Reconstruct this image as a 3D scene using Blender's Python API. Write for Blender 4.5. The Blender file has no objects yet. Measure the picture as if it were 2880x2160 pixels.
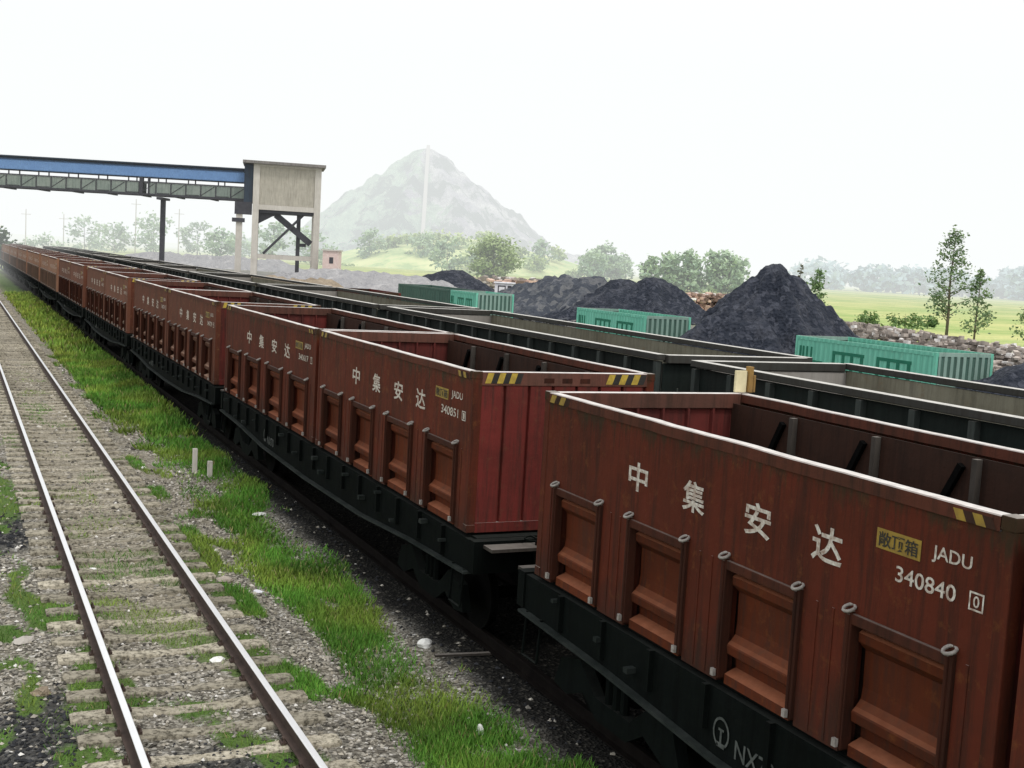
import bpy, bmesh, math, random
from mathutils import Vector, Matrix, noise
random.seed(7)
R = math.radians
scene = bpy.context.scene
COL = scene.collection

# ------------------------------------------------------------------ materials
class NT:
    def __init__(s, name):
        s.m = bpy.data.materials.new(name); s.m.use_nodes = True
        s.t = s.m.node_tree; s.n = s.t.nodes; s.n.clear()
        s.out = s.n.new('ShaderNodeOutputMaterial')
        s.b = s.n.new('ShaderNodeBsdfPrincipled')
        s.l(s.b.outputs[0], s.out.inputs[0])
    def l(s, a, b): s.t.links.new(a, b)
    def add(s, t, **k):
        n = s.n.new(t)
        for a, v in k.items(): setattr(n, a, v)
        return n
    def coord(s, kind='Object', scale=(1, 1, 1)):
        c = s.add('ShaderNodeTexCoord'); mp = s.add('ShaderNodeMapping')
        s.l(c.outputs[kind], mp.inputs['Vector']); mp.inputs['Scale'].default_value = scale
        if kind == 'Object':      # every object gets its own piece of the pattern
            v = s.add('ShaderNodeVectorMath', operation='SCALE'); v.inputs[0].default_value = (23, 17, 0 if scale[2] < 1 else 11); s.l(s.add('ShaderNodeObjectInfo').outputs['Random'], v.inputs['Scale']); s.l(v.outputs[0], mp.inputs['Location'])
        return mp.outputs[0]
    def wpos(s, scale=(1, 1, 1)):
        g = s.add('ShaderNodeNewGeometry'); mp = s.add('ShaderNodeMapping')
        s.l(g.outputs['Position'], mp.inputs['Vector']); mp.inputs['Scale'].default_value = scale
        return mp.outputs[0]
    def noise(s, vec, scale=1.0, detail=4, rough=.6):
        n = s.add('ShaderNodeTexNoise'); n.inputs['Scale'].default_value = scale
        n.inputs['Detail'].default_value = detail; n.inputs['Roughness'].default_value = rough
        s.l(vec, n.inputs['Vector']); return n.outputs['Fac']
    def voro(s, vec, scale, out='Distance'):
        n = s.add('ShaderNodeTexVoronoi'); n.inputs['Scale'].default_value = scale
        s.l(vec, n.inputs['Vector']); return n.outputs[out]
    def ramp(s, fac, stops):
        r = s.add('ShaderNodeValToRGB'); e = r.color_ramp.elements
        while len(e) < len(stops): e.new(.5)
        for i, (p, c) in enumerate(stops):
            e[i].position = p
            e[i].color = (c, c, c, 1) if isinstance(c, (int, float)) else (*c, 1)
        s.l(fac, r.inputs[0]); return r.outputs[0]
    def mix(s, fac, a, b, mode='MIX'):
        m = s.add('ShaderNodeMix', data_type='RGBA', blend_type=mode)
        for sock, v in ((m.inputs[0], fac), (m.inputs[6], a), (m.inputs[7], b)):
            if isinstance(v, (int, float)): sock.default_value = v
            elif isinstance(v, tuple): sock.default_value = (*v, 1)
            else: s.l(v, sock)
        return m.outputs[2]
    def math(s, op, a, b=0.0):
        m = s.add('ShaderNodeMath', operation=op, use_clamp=False)
        for sock, v in ((m.inputs[0], a), (m.inputs[1], b)):
            if isinstance(v, (int, float)): sock.default_value = v
            else: s.l(v, sock)
        return m.outputs[0]
    def up(s, lo=.5, hi=.9):
        g = s.add('ShaderNodeNewGeometry'); x = s.add('ShaderNodeSeparateXYZ')
        s.l(g.outputs['Normal'], x.inputs[0])
        return s.ramp(x.outputs[2], [(lo, 0.0), (hi, 1.0)])
    def rnd(s):
        return s.add('ShaderNodeObjectInfo').outputs['Random']
    def attr(s, name):
        a = s.add('ShaderNodeVertexColor'); a.layer_name = name; return a.outputs['Color']
    def sep(s, c):
        x = s.add('ShaderNodeSeparateColor'); s.l(c, x.inputs[0]); return x.outputs
    def bump(s, h, strength=.4, dist=.02):
        b = s.add('ShaderNodeBump'); b.inputs['Strength'].default_value = strength
        b.inputs['Distance'].default_value = dist
        s.l(h, b.inputs['Height']); s.l(b.outputs[0], s.b.inputs['Normal'])
    def fin(s, col, rough=.7, metal=0.0, spec=.3):
        if isinstance(col, tuple): s.b.inputs['Base Color'].default_value = (*col, 1)
        else: s.l(col, s.b.inputs['Base Color'])
        if isinstance(rough, (int, float)): s.b.inputs['Roughness'].default_value = rough
        else: s.l(rough, s.b.inputs['Roughness'])
        s.b.inputs['Metallic'].default_value = metal
        s.b.inputs['Specular IOR Level'].default_value = spec
        return s.m

def paint(name, c1, c2, soot=(.03, .022, .018), sootamt=.6, dust=(.36, .33, .3), dustamt=.8, rough=.75, vary=.35, rust=None, spec=.08, hang=None, corr=0):
    t = NT(name)
    v = t.coord('Object'); big = t.noise(v, 1.1, 5, .65)
    base = t.mix(t.ramp(big, [(.35, 0.0), (.65, 1.0)]), c1, c2)
    st = t.noise(t.coord('Object', (7, 7, .55)), 1.6, 5, .7)
    base = t.mix(t.math('MULTIPLY', t.ramp(st, [(.46, 0.0), (.72, 1.0)]), sootamt), base, soot)
    if rust:
        rn = t.noise(v, 6.5, 6, .75)
        base = t.mix(t.math('MULTIPLY', t.ramp(rn, [(.56, 0.0), (.72, 1.0)]), .7), base, rust)
    if hang:      # dark runs hanging below the top rail and grime creeping up from the bottom edge
        cz = t.add('ShaderNodeTexCoord'); sz = t.add('ShaderNodeSeparateXYZ'); t.l(cz.outputs['Object'], sz.inputs[0])
        hn = t.noise(t.coord('Object', (5, 5, .9)), 1.3, 5, .75)
        hz = t.math('ADD', t.math('MULTIPLY', t.math('SUBTRACT', sz.outputs[2], hang), 2.4), t.math('MULTIPLY', t.math('SUBTRACT', hn, .5), 2.6))
        base = t.mix(t.math('MULTIPLY', t.ramp(hz, [(.12, 0.0), (.5, 1.0)]), .8), base, (.035, .028, .016))
        lz = t.math('ADD', t.math('MULTIPLY', t.math('SUBTRACT', .55, sz.outputs[2]), .9), t.math('MULTIPLY', t.math('SUBTRACT', hn, .5), 1.2))
        base = t.mix(t.math('MULTIPLY', t.ramp(lz, [(.1, 0.0), (.6, 1.0)]), .7), base, (.03, .022, .018))
    base = t.mix(1.0, base, t.ramp(t.rnd(), [(0.0, 1 - vary), (1.0, 1 + vary * .4)]), 'MULTIPLY')
    dn = t.ramp(t.noise(v, 9, 4, .6), [(.2, .55), (.7, 1.0)])
    base = t.mix(t.math('MULTIPLY', t.math('MULTIPLY', t.up(), dustamt), dn), base, dust)  # upward faces take dust; on rims and ledges also painted sky light
    if corr:
        wv = t.add('ShaderNodeTexWave'); wv.bands_direction = 'X'; wv.inputs['Scale'].default_value = corr; t.l(v, wv.inputs['Vector'])
        base = t.mix(t.math('MULTIPLY', t.ramp(wv.outputs['Fac'], [(.3, 1.0), (.6, 0.0)]), .35), base, soot)  # groove shading of the corrugation put into the colour
        t.bump(wv.outputs['Fac'], .8, .05)
    else: t.bump(t.math('ADD', t.math('MULTIPLY', t.noise(v, 24, 4, .6), .15), t.noise(v, 2.6, 3, .5)), .45, .035)
    return t.fin(base, rough, 0, spec)

def plain(name, c1, c2, scale=4.0, rough=.75, bump=.2, bscale=20, vary=0.0, metal=0.0, spec=.3):
    t = NT(name); v = t.coord('Object')
    base = t.mix(t.ramp(t.noise(v, scale, 5, .65), [(.35, 0.0), (.65, 1.0)]), c1, c2)
    if vary: base = t.mix(1.0, base, t.ramp(t.rnd(), [(0.0, 1 - vary), (1.0, 1 + vary * .5)]), 'MULTIPLY')
    if bump: t.bump(t.noise(v, bscale, 4, .6), bump, .02)
    return t.fin(base, rough, metal, spec)

M = {}
M['red'] = paint('red_oxide_paint', (.110, .0245, .0135), (.078, .021, .012), soot=(.026, .016, .012), sootamt=.8, rust=(.15, .055, .02), vary=.15, hang=1.75)
M['hazed1'] = paint('brown_hazed_paint', (.125, .040, .024), (.09, .034, .021), soot=(.035, .024, .017), sootamt=.6, rust=(.2, .1, .05), vary=.15, hang=1.8)  # distance tiers: haze put into the paint colour, paler further off
M['hazed2'] = paint('tan_hazed_paint', (.16, .064, .039), (.12, .05, .033), soot=(.05, .034, .024), sootamt=.5, vary=.15)
M['hazed3'] = paint('pale_hazed_paint', (.28, .145, .09), (.21, .11, .072), soot=(.09, .06, .042), sootamt=.5, vary=.12)
M['dpanel1'] = paint('brown_hazed_panel', (.13, .055, .035), (.10, .045, .03), soot=(.04, .03, .022), dust=(.45, .30, .22), vary=.15)
M['dpanel2'] = paint('tan_hazed_panel', (.16, .10, .075), (.12, .08, .06), soot=(.06, .05, .04), dust=(.4, .3, .22), vary=.15)
M['red_end'] = paint('bright_red_paint', (.155, .028, .024), (.105, .023, .019), sootamt=.9, rust=(.13, .05, .03), vary=.15)  # brighter, pinker red than the long container sides
M['panel'] = paint('panel_red_paint', (.112, .027, .011), (.080, .021, .010), sootamt=.7, rust=(.15, .05, .016), dust=(.34, .13, .07), dustamt=.7, vary=.2)  # orange on upward ledges carries their lit tone, painted in with the dust
M['post'] = paint('sooty_post_paint', (.062, .020, .012), (.042, .017, .012), soot=(.014, .010, .008), sootamt=.7, dustamt=.3, vary=.2)
M['rim'] = paint('worn_skylit_rim_paint', (.135, .055, .04), (.10, .05, .038), soot=(.03, .024, .018), sootamt=.7, dust=(.74, .71, .68), dustamt=.97, vary=.15)  # white tops: dust and wear plus sky sheen put into the colour
M['longrim'] = paint('grimy_skylit_rail_paint', (.105, .034, .022), (.075, .03, .02), soot=(.025, .018, .014), sootamt=.8, dust=(.72, .69, .66), dustamt=.97, vary=.12)  # top faces whitened with painted sky sheen and dust
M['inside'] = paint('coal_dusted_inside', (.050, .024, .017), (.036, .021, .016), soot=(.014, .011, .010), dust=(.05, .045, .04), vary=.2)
M['inside_red'] = paint('coal_dusted_red_inside', (.17, .035, .03), (.10, .03, .026), soot=(.03, .02, .018), sootamt=.7, vary=.2)
M['brace'] = paint('grey_brace_paint', (.075, .066, .058), (.052, .046, .04), dustamt=.4, vary=.2)
M['under'] = paint('underframe_grime', (.0045, .006, .0055), (.0065, .0085, .008), soot=(.003, .003, .003), dust=(.035, .038, .035), dustamt=.6, vary=.2, spec=.02)
M['dark'] = plain('black_running_gear', (.003, .003, .003), (.005, .005, .005), 6, spec=.02)
M['flange'] = plain('grimy_flange_edge', (.03, .035, .033), (.014, .018, .017), 3, spec=.05)
M['shaderail'] = plain('shade_black_rail', (.005, .004, .004), (.011, .009, .008), 3, spec=.03)  # rail under the trains, their deep shadow put into the colour
M['steelbit'] = plain('bare_steel', (.20, .18, .165), (.34, .32, .30), 30, .55, .1)
M['white'] = plain('worn_white_lettering', (.62, .60, .55), (.30, .22, .18), 22, .8, 0, spec=.1)
M['dimwhite'] = plain('grimy_white_lettering', (.10, .11, .105), (.04, .046, .045), 14, .7, 0)
M['yellow'] = plain('worn_yellow_paint', (.50, .36, .05), (.30, .21, .04), 10, .65, 0)
M['yellowdim'] = plain('faded_yellow_plate', (.30, .20, .03), (.20, .13, .03), 10, .65, 0)
M['black'] = plain('black_lettering', (.02, .018, .015), (.03, .028, .025), 8, .7, 0)
M['cream'] = plain('cream_painted_plate', (.80, .72, .46), (.66, .58, .36), 6, .6, 0)
M['ochre'] = plain('ochre_rusty_steel', (.34, .2, .05), (.22, .13, .05), 6, .7, .1)
M['gond'] = paint('black_green_wagon_paint', (.014, .021, .019), (.019, .023, .021), soot=(.008, .010, .010), dust=(.5, .5, .47), dustamt=.9, vary=.2)
M['gondrib'] = paint('grey_green_rib_paint', (.055, .065, .06), (.04, .048, .045), soot=(.02, .02, .02), dustamt=.5, vary=.1)
M['gondrim'] = paint('worn_skylit_wagon_rim', (.055, .055, .05), (.045, .045, .04), dust=(.66, .64, .6), dustamt=.97, vary=.1)  # pale tops carry painted sky sheen as well as dust
M['gondin'] = paint('dusty_olive_wagon_inside', (.22, .21, .16), (.16, .15, .11), soot=(.06, .055, .045), sootamt=.6, rust=(.17, .12, .07), vary=.15)
M['gondend'] = paint('dusty_grey_wagon_end', (.34, .32, .295), (.28, .26, .235), soot=(.15, .14, .13), sootamt=.4, vary=.1)
M['mint'] = paint('mint_green_paint', (.24, .66, .50), (.19, .58, .43), soot=(.10, .34, .25), sootamt=.5, corr=1.3, rust=(.25, .38, .28), dust=(.5, .66, .58), dustamt=.6, vary=.12)
M['mintdark'] = plain('dark_green_paint', (.01, .14, .085), (.015, .17, .1), 5, .6, 0)
M['mintend'] = paint('grey_green_paint', (.28, .40, .35), (.22, .34, .29), soot=(.10, .17, .15), sootamt=.5, vary=.1)
M['dullgreen'] = paint('dull_green_paint', (.07, .14, .115), (.09, .16, .13), soot=(.05, .07, .06), vary=.1)
M['concrete'] = paint('weathered_concrete', (.50, .47, .40), (.41, .385, .325), soot=(.2, .18, .15), sootamt=.6, rust=(.34, .3, .24), dust=(.5, .48, .44), vary=.08, rough=.85)
M['concpale'] = paint('pale_concrete', (.60, .57, .52), (.52, .49, .44), soot=(.3, .28, .25), sootamt=.35, vary=.08, rough=.85)
M['roofgrey'] = paint('grey_roof_slab', (.26, .24, .23), (.2, .19, .18), vary=.05, rough=.85)
M['blue'] = paint('blue_sheet_roof', (.115, .215, .41), (.135, .245, .45), soot=(.08, .14, .25), sootamt=.6, dust=(.2, .36, .62), dustamt=.5, vary=.05)
M['bluedark'] = paint('dark_blue_sheet', (.03, .045, .07), (.04, .06, .085), vary=.05)
M['gallery'] = paint('grey_green_girder', (.20, .245, .22), (.27, .31, .28), soot=(.10, .12, .11), sootamt=.6, vary=.08)
M['girderdark'] = plain('dark_steel_girder', (.055, .055, .065), (.035, .035, .045), 3)
M['brick'] = plain('pink_brick', (.66, .50, .46), (.74, .62, .57), 5, .9, .3)
M['whitebox'] = plain('white_sheet_metal', (.75, .75, .78), (.6, .6, .66), 4, .5, 0)
M['lavender'] = plain('pale_lavender_sheet', (.55, .52, .68), (.7, .66, .78), 4, .5, 0)
M['litter'] = plain('white_litter', (.85, .85, .82), (.66, .66, .63), 12, .8, .2)
M['bark'] = plain('grey_bark', (.10, .085, .065), (.16, .14, .11), 8, .9, .5)

def mk_rail():
    t = NT('rusty_rail_steel')
    v = t.wpos((4, 4, 4))
    base = t.mix(t.ramp(t.noise(v, 1.5, 5), [(.35, 0.0), (.65, 1.0)]), (.045, .03, .024), (.075, .05, .04))
    return t.fin(base, .8)
M['rail'] = mk_rail()
def mk_head():
    t = NT('polished_rail_head')
    base = t.mix(t.noise(t.wpos((3, .6, 3)), 3, 4), (.72, .72, .74), (.9, .9, .9))
    return t.fin(base, .28, .55, .5)
M['railhead'] = mk_head()

def mk_sleeper():
    t = NT('sleeper_concrete'); v = t.wpos()
    c = t.mix(t.ramp(t.noise(v, 5, 6, .7), [(.35, 0.0), (.65, 1.0)]), (.36, .325, .25), (.50, .46, .37))
    c = t.mix(t.ramp(t.noise(v, 14, 5, .75), [(.45, 0.0), (.62, .95)]), c, (.085, .075, .055))
    c = t.mix(1.0, c, t.ramp(t.rnd(), [(0.0, .62), (1.0, 1.1)]), 'MULTIPLY')
    t.bump(t.noise(v, 40, 4, .7), .5, .01)
    return t.fin(c, .95, 0, .1)
M['sleeper'] = mk_sleeper()

def mk_ground():
    t = NT('yard_ground'); p = t.wpos()
    a = t.attr('mask'); s = t.sep(a)
    n1 = t.noise(p, .9, 6, .65); n2 = t.noise(p, 6, 5, .7)
    cell = t.voro(p, 26, 'Color'); cs = t.sep(cell)
    cell2 = t.voro(p, 11, 'Color'); cs2 = t.sep(cell2)
    grav = t.ramp(cs[0], [(0.0, (.03, .028, .025)), (.3, (.15, .14, .118)), (.65, (.33, .31, .265)), (.93, (.50, .475, .42)), (1.0, (.85, .83, .80))])
    grav = t.mix(t.ramp(cs2[1], [(.5, 0.0), (1.0, .55)]), grav, (.20, .175, .14))
    grav = t.mix(t.ramp(n1, [(.45, 0.0), (.7, .7)]), grav, (.19, .175, .13))
    coal = t.ramp(cs[1], [(0.0, (.014, .015, .017)), (.75, (.04, .042, .046)), (.95, (.15, .145, .13)), (1.0, (.5, .48, .45))])
    oil_shade = t.ramp(cs[1], [(0.0, (.006, .006, .006)), (.8, (.018, .017, .015)), (1.0, (.07, .065, .055))])  # oil-blackened ground with the trains' shade painted in
    soil = t.mix(n2, (.12, .16, .05), (.07, .15, .03))
    fn = t.mix(.5, t.noise(p, .08, 5, .6), t.noise(t.wpos((.35, 1.2, 1)), .5, 6, .75))
    field = t.mix(t.ramp(fn, [(.40, 0.0), (.60, 1.0)]), (.68, .68, .30), (.36, .50, .17))
    yard = t.mix(t.ramp(n1, [(.35, 0.0), (.65, 1.0)]), (.16, .155, .15), (.30, .285, .265))
    def brk(m, lo=.25, hi=.75):
        x = t.math('ADD', m, t.math('MULTIPLY', t.math('SUBTRACT', n2, .5), .9))
        return t.ramp(x, [(lo, 0.0), (hi, 1.0)])
    c = t.mix(t.math('MULTIPLY', brk(s[1], .2, .9), .86), grav, coal)
    c = t.mix(brk(s[0], .3, .6), c, soil)
    al = t.add('ShaderNodeAttribute'); al.attribute_name = 'mask2'
    s2 = t.sep(al.outputs['Color'])
    c = t.mix(s2[0], c, yard)
    c = t.mix(s2[1], c, oil_shade)
    c = t.mix(t.math('MULTIPLY', s2[2], t.ramp(n1, [(.3, .35), (.6, 1.0)])), c, t.mix(cs[0], (.22, .195, .145), (.46, .41, .32)))
    c = t.mix(s[2], c, field)
    h = t.math('ADD', t.math('MULTIPLY', t.voro(p, 26), 1.0), t.math('MULTIPLY', n2, .7))
    t.bump(h, .9, .05)
    return t.fin(c, .95, 0, .15)
M['ground'] = mk_ground()

def mk_coal(name, a, b, c, vs=5):
    t = NT(name); p = t.coord('Object')
    st = t.noise(t.coord('Object', (.6, .6, .18)), 1.6, 6, .65)
    col = t.mix(t.ramp(st, [(.52, 0.0), (.68, 1.0)]), a, b)
    cell = t.sep(t.voro(p, vs, 'Color'))
    col = t.mix(t.ramp(cell[0], [(.55, 0.0), (1.0, .55)]), col, c)
    t.bump(t.math('ADD', t.voro(p, vs * 1.4), t.noise(p, 3, 6, .7)), .9, .12)
    return t.fin(col, .8, 0, .3)
M['coal'] = mk_coal('coal', (.014, .019, .032), (.055, .059, .074), (.085, .092, .118))
M['coalgrey'] = mk_coal('greyish_coal', (.05, .058, .075), (.13, .135, .15), (.2, .2, .2), 3)
M['heap'] = mk_coal('pale_gravel', (.34, .335, .34), (.46, .45, .45), (.25, .25, .27), 3)
M['earth'] = mk_coal('brown_earth', (.30, .24, .17), (.38, .31, .23), (.22, .18, .14), 3)
M['rubble'] = plain('pale_rubble', (.50, .44, .38), (.30, .26, .22), 2.5, .9, .5, 12)
M['stone'] = None
def mk_vc(name, rough=.8, attr='col', spec=.2):
    t = NT(name); return t.fin(t.attr(attr), rough, 0, spec)
M['leaf'] = mk_vc('leaves', .65)
M['grass'] = mk_vc('grass_blades', .7)
M['stones'] = mk_vc('loose_stones', .9)
def mk_hill():
    t = NT('spoil_heap_cover'); p = t.wpos()
    a = t.sep(t.attr('mask'))
    n = t.noise(p, .14, 6, .7)
    green = t.mix(t.ramp(t.noise(p, .35, 5), [(.35, 0.0), (.65, 1.0)]), (.60, .84, .56), (.28, .50, .34))
    spoil = t.mix(t.ramp(n, [(.4, 0.0), (.6, 1.0)]), (.42, .41, .50), (.92, .91, .90))
    c = t.mix(t.ramp(t.math('ADD', n, t.math('MULTIPLY', t.math('SUBTRACT', a[0], .5), .6)), [(.47, 0.0), (.53, 1.0)]), spoil, green)
    dk = t.noise(t.wpos((1.0, 1.0, .35)), .11, 6, .75)
    c = t.mix(t.math('MULTIPLY', t.ramp(dk, [(.47, 0.0), (.54, 1.0)]), .9), c, (.05, .12, .09))
    t.bump(t.noise(p, .3, 6, .75), 1.0, 4.0)
    return t.fin(c, .95, 0, .05)
M['hill'] = mk_hill()

# ------------------------------------------------------------------ mesh builder
class MB:
    def __init__(s): s.v = []; s.f = []; s.mi = []; s.cur = 0; s.cols = None
    def quad(s, a, b, c, d):
        i = len(s.v); s.v += [a, b, c, d]; s.f.append((i, i + 1, i + 2, i + 3)); s.mi.append(s.cur)
    def box(s, x0, x1, y0, y1, z0, z1, mtx=None):
        P = [(x0, y0, z0), (x1, y0, z0), (x1, y1, z0), (x0, y1, z0), (x0, y0, z1), (x1, y0, z1), (x1, y1, z1), (x0, y1, z1)]
        if mtx is not None: P = [tuple(mtx @ Vector(p)) for p in P]
        i = len(s.v); s.v += P
        for q in ((0, 3, 2, 1), (4, 5, 6, 7), (0, 1, 5, 4), (1, 2, 6, 5), (2, 3, 7, 6), (3, 0, 4, 7)):
            s.f.append(tuple(i + k for k in q)); s.mi.append(s.cur)
        return s
    def bar(s, p, q, w, h=None, up=(0, 0, 1)):
        p = Vector(p); q = Vector(q); d = q - p; L = d.length; d.normalize()
        u = Vector(up)
        if abs(u.dot(d)) > .98: u = Vector((1, 0, 0))
        sx = d.cross(u).normalized(); sz = sx.cross(d)
        m = Matrix((sx, d, sz)).transposed().to_4x4(); m.translation = p
        h = w if h is None else h
        return s.box(-w / 2, w / 2, 0, L, -h / 2, h / 2, m)
    def prism(s, pts, axis, a, b):
        # pts 2D polygon (CCW), extruded along axis ('x','y','z') from a to b
        def P(u, w, t): return {'x': (t, u, w), 'y': (u, t, w), 'z': (u, w, t)}[axis]
        i = len(s.v); n = len(pts)
        s.v += [P(u, w, a) for u, w in pts] + [P(u, w, b) for u, w in pts]
        s.f.append(tuple(range(i, i + n))); s.f.append(tuple(range(i + 2 * n - 1, i + n - 1, -1))); s.mi += [s.cur] * 2
        for k in range(n):
            j = (k + 1) % n
            s.f.append((i + j, i + k, i + n + k, i + n + j)); s.mi.append(s.cur)
        return s
    def tube(s, pts, rad, seg=8, cap=True, closed=False):
        pts = [Vector(p) for p in pts]; n = len(pts)
        rs = rad if isinstance(rad, (list, tuple)) else [rad] * n
        i = len(s.v); prev = None
        for k, p in enumerate(pts):
            if closed: d = pts[(k + 1) % n] - pts[k - 1]
            else: d = pts[min(k + 1, n - 1)] - pts[max(k - 1, 0)]
            d.normalize()
            if prev is None:
                u = Vector((0, 0, 1)) if abs(d.z) < .9 else Vector((1, 0, 0))
                a = d.cross(u).normalized()
            else: a = (prev - d * prev.dot(d)).normalized()
            prev = a; b = d.cross(a)
            for j in range(seg):
                t = 2 * math.pi * j / seg
                s.v.append(tuple(p + (a * math.cos(t) + b * math.sin(t)) * rs[k]))
        for k in range(n if closed else n - 1):
            k2 = (k + 1) % n
            for j in range(seg):
                j2 = (j + 1) % seg
                s.f.append((i + k * seg + j, i + k * seg + j2, i + k2 * seg + j2, i + k2 * seg + j)); s.mi.append(s.cur)
        if cap and not closed:
            s.f.append(tuple(i + j for j in range(seg - 1, -1, -1))); s.f.append(tuple(i + (n - 1) * seg + j for j in range(seg))); s.mi += [s.cur] * 2
        return s
    def sheet(s, rows):
        i = len(s.v); nc = len(rows[0])
        for r in rows: s.v += [tuple(p) for p in r]
        for a in range(len(rows) - 1):
            for b in range(nc - 1):
                s.f.append((i + a * nc + b, i + a * nc + b + 1, i + (a + 1) * nc + b + 1, i + (a + 1) * nc + b)); s.mi.append(s.cur)
        return s
    def build(s, name, mats, parent=None, smooth=False, bevel=0, fixn=True):
        me = bpy.data.meshes.new(name); me.from_pydata(s.v, [], s.f)
        if not isinstance(mats, (list, tuple)): mats = [mats]
        for m in mats: me.materials.append(m)
        if len(mats) > 1: me.polygons.foreach_set('material_index', s.mi)
        if fixn:
            bm = bmesh.new(); bm.from_mesh(me); bmesh.ops.recalc_face_normals(bm, faces=bm.faces); bm.to_mesh(me); bm.free()
        if smooth: me.polygons.foreach_set('use_smooth', [True] * len(me.polygons))
        o = bpy.data.objects.new(name, me); COL.objects.link(o)
        if parent: o.parent = parent
        if bevel:
            b = o.modifiers.new('Bevel', 'BEVEL'); b.width = bevel; b.segments = 2; b.limit_method = 'ANGLE'; b.angle_limit = R(40)
        return o

def tag(o, label=None, cat=None, group=None, kind=None):
    if label: o['label'] = label
    if cat: o['category'] = cat
    if group: o['group'] = group
    if kind: o['kind'] = kind
    return o
def empty(name, loc=(0, 0, 0), rz=0, label=None, cat=None, group=None):
    o = bpy.data.objects.new(name, None); COL.objects.link(o)
    o.empty_display_size = .2; o.location = loc; o.rotation_euler = (0, 0, rz)
    return tag(o, label, cat, group)
def kids(o): return [c for c in bpy.data.objects if c.parent == o]
def copy_tree(o, parent=None):
    c = o.copy(); COL.objects.link(c); c.parent = parent
    for ch in kids(o): copy_tree(ch, c)
    return c
def col_attr(o, cols, name='col'):
    a = o.data.color_attributes.new(name, 'FLOAT_COLOR', 'POINT')
    flat = []
    for c in cols: flat += [c[0], c[1], c[2], 1.0]
    a.data.foreach_set('color', flat)

_font_bold = {}
def text_mesh(txt, cx, cz, w, h, off=.012):
    """flat lettering in the x-z plane, centred at (cx, cz), stretched to w x h; returns verts, faces"""
    cu = bpy.data.curves.new('lettering', 'FONT'); cu.body = txt; cu.size = 1; cu.offset = off; cu.resolution_u = 3
    ob = bpy.data.objects.new('lettering', cu); COL.objects.link(ob)
    dg = bpy.context.evaluated_depsgraph_get(); dg.update()
    me = bpy.data.meshes.new_from_object(ob.evaluated_get(dg))
    vs = [v.co.copy() for v in me.vertices]; fs = [tuple(p.vertices) for p in me.polygons]
    bpy.data.objects.remove(ob); bpy.data.curves.remove(cu); bpy.data.meshes.remove(me)
    if not vs: return [], []
    x0 = min(v.x for v in vs); x1 = max(v.x for v in vs); y0 = min(v.y for v in vs); y1 = max(v.y for v in vs)
    return [(cx + ((v.x - x0) / (x1 - x0) - .5) * w, 0, cz + ((v.y - y0) / (y1 - y0) - .5) * h) for v in vs], fs
def each(name, boxes, mat, parent, bevel=0):
    for q in boxes:
        b = MB(); b.box(*q); b.build(name, mat, parent, bevel=bevel)
def letters(name, txt, cx, cz, w, h, y, mat, parent, off=.012):
    vs, fs = text_mesh(txt, cx, cz, w, h, off)
    b = MB(); b.v = [(v[0], y, v[2]) for v in vs]; b.f = fs; b.mi = [0] * len(fs)
    return b.build(name, mat, parent, fixn=False)

# ------------------------------------------------------------------ ground
def sm(a, b, x):
    t = min(1, max(0, (x - a) / (b - a))); return t * t * (3 - 2 * t)
def nz(x, y, s, o=0): return noise.noise(Vector((x * s, y * s, o)))
RAILS = (1.67, 3.2)          # left track rail centres (head top z = 0)
def gh(x, y):
    h = -.30 + .04 * nz(x, y, .5)
    # ballast bed of the left track
    b = sm(.2, .9, x) * (1 - sm(3.7, 4.4, x))
    h = h * (1 - b) + (-.235 + .012 * nz(x, y, 3)) * b
    for c in (7.1, 11.75):
        b = sm(c - 1.9, c - 1.2, x) * (1 - sm(c + 1.2, c + 1.9, x)); h = h * (1 - b) + (-.215) * b
    if x > 14:
        d = x * .4223 + y * .9008
        u = sm(14.5, 20, x) * .95
        v = sm(29, 37, x) * 1.05
        w = sm(60, 95, y) * sm(15, 24, x)
        hh = max(u + v, w * 2.0) + sm(90, 190, d) * sm(15, 30, x) * 1.0
        h += hh + .12 * nz(x, y, .15) * u
    else:
        h += .02 * nz(x, y, 2.3)
    return h
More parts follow.
